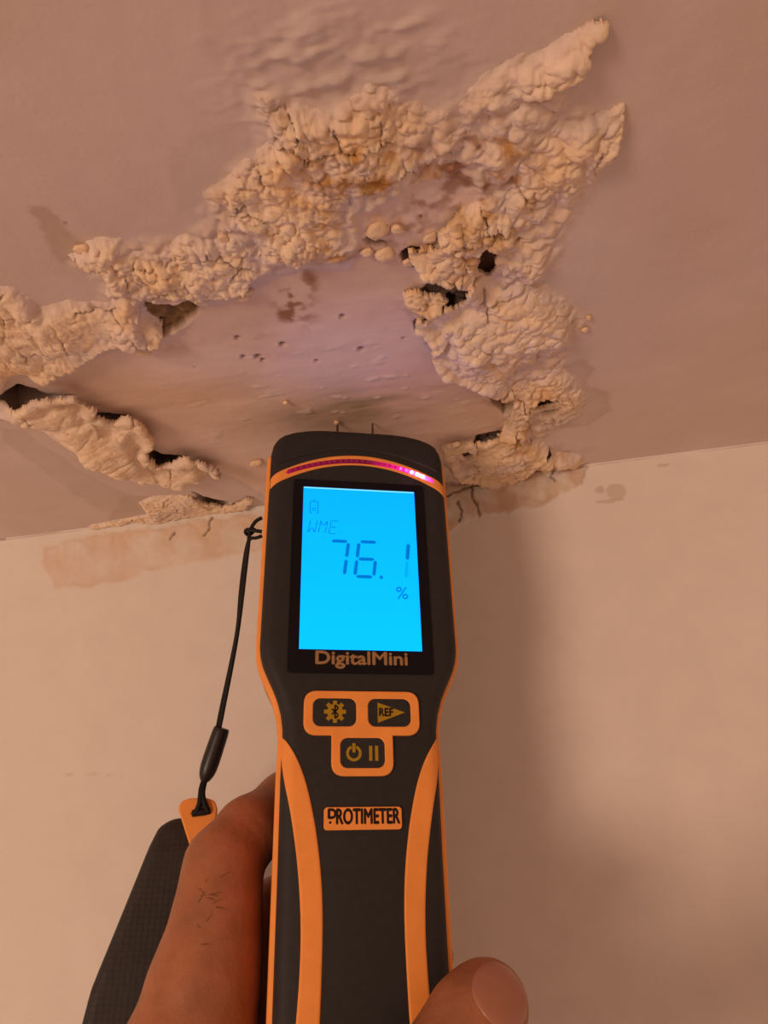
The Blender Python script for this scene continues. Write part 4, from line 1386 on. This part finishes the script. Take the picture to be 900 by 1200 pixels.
# ------------------------------------------------------------------ wrist cord and the pin cap that hangs on it
def px_local(px, py, z):
    d = ray(px, py)
    o = MO + NM * z
    p = CAM + d * (((o - CAM) @ NM) / (d @ NM))
    return ((p - MO) @ XM, (p - MO) @ YM, z)


L_ = px_local
lanyard = empty('wrist_cord', METER)
tag(lanyard, 'thin black looped cord hanging from the side of the meter', 'cord')
top = L_(306, 609, -9)
cordA = [L_(307, 607, -9), L_(301, 609, -9), L_(295, 617, -10), L_(292, 626, -11), L_(291, 640, -12), L_(288, 665, -15), L_(284, 700, -18), L_(279, 740, -24), L_(271, 785, -30), L_(262, 830, -38), L_(257, 856, -42), L_(253, 868, -43)]
cordB = [L_(307, 628, -9), L_(300, 631, -9), L_(293, 630, -10.5), L_(289, 640, -12.5), L_(285, 665, -15.5), L_(281, 700, -18.5), L_(279, 735, -24.5), L_(270, 780, -30.5), L_(259, 830, -38.5), L_(254, 856, -42.5), L_(252, 868, -43)]
knot = [L_(307, 623, -8), L_(299, 622, -8), L_(290, 620, -9), L_(287, 623, -10.5), L_(290, 627, -12), L_(296, 625, -12), L_(298, 620, -10)]
tube('cord_strand', [(cordA, 0.62)], M_CORD, lanyard)
tube('cord_strand', [(cordB, 0.58)], M_CORD, lanyard)
tube('cord_knot', [(knot, 0.62)], M_CORD, lanyard)
tail = [L_(241, 912, -46.5), L_(238, 922, -46), L_(237, 932, -44.4), L_(240, 943, -43.6), L_(244, 951, -44.4)]
tail2 = [L_(240, 912, -46.5), L_(236, 922, -46), L_(235, 933, -44.4), L_(234, 944, -43.6), L_(229, 953, -44.4)]
tube('cord_loop', [(tail, 0.85), (tail2, 0.85), ([L_(226, 953, -45.0), L_(235, 952, -44.2), L_(246, 950, -44.8)], 1.05)], M_CORD, lanyard)
tg0, tg1 = L_(260, 853, -42), L_(239, 916, -46.5)
tp = [tuple(np.array(tg0) * (1 - t) + np.array(tg1) * t) for t in (0, 0.02, 0.3, 0.6, 0.8, 0.95, 1.0)]
tube('cord_toggle', [(tp, [2.3, 2.65, 2.75, 2.85, 2.7, 1.9, 1.1])], M_TOGGLE, lanyard)

capo = empty('pin_cap', METER)
tag(capo, 'dark rubber protective cap with an orange tab, dangling on the cord behind the hand', 'cap')


def cap_field(X, Y, Z):
    ct = np.array(L_(232, 957, -52))
    t = ct[1] - Y                                  # distance down from the top
    cx = -46.3 - 0.075 * t
    w = np.interp(t, [-5, 0, 3, 8, 16, 30, 45, 58, 75], [6, 9.5, 11.5, 13.0, 14.8, 18.0, 21.5, 22.5, 20.0])
    th = np.interp(t, [-5, 0, 10, 40, 75], [3.5, 4.0, 6.5, 8.5, 8.0])
    qx, qz = np.abs(X - cx) - (w - 3.5), np.abs(Z + 56.0 - 0.0 * t) - (th - 3.0)
    d2 = np.hypot(np.maximum(qx, 0), np.maximum(qz, 0)) + np.minimum(np.maximum(qx, qz), 0) - 3.2
    qy = np.maximum(-t, t - 62)
    r = 4.0
    return np.minimum(np.maximum(d2 + r, qy + r), 0) + np.hypot(np.maximum(d2 + r, 0), np.maximum(qy + r, 0)) - r


cv, cf = surface_nets(cap_field, (-82, -132, -70), (-18, -52, -42), 0.9)


def cap_material():
    m = material('cap_rubber', (0.034, 0.029, 0.026), 0.6, 0.35, noise=0.1, nscale=300)
    nt = m.node_tree
    co = nt.nodes.new('ShaderNodeTexCoord')
    v = nt.nodes.new('ShaderNodeTexVoronoi')
    v.inputs['Scale'].default_value = 620
    v.inputs['Randomness'].default_value = 0.15
    nt.links.new(co.outputs['Object'], v.inputs['Vector'])
    bp = nt.nodes.new('ShaderNodeBump')
    bp.inputs['Strength'].default_value = 0.5
    bp.inputs['Distance'].default_value = 0.0003
    nt.links.new(v.outputs['Distance'], bp.inputs['Height'])
    nt.links.new(bp.outputs['Normal'], nt.nodes['Principled BSDF'].inputs['Normal'])
    return m


link('cap_body', np_mesh('cap_body', cv, cf), cap_material(), capo)
# orange tab with a slot for the cord
A = [L_(*p, -46)[:2] for p in [(211, 948), (214, 941), (222, 938), (240, 937), (250, 940), (253, 948), (251, 962), (262, 990), (262, 1040), (234, 1040), (225, 992)]]
Hh = [L_(*p, -46)[:2] for p in [(222, 953), (226, 950), (240, 949), (246, 947), (248, 952), (243, 957), (226, 959)]]
tab = plate('cap_tab', M_ORANGE, [round_poly(A, 0.7, 4), round_poly(Hh, 0.35, 3)], -47.4, 2.6, 0.5, capo)
tag(tab, 'orange rubber tab with a slot')
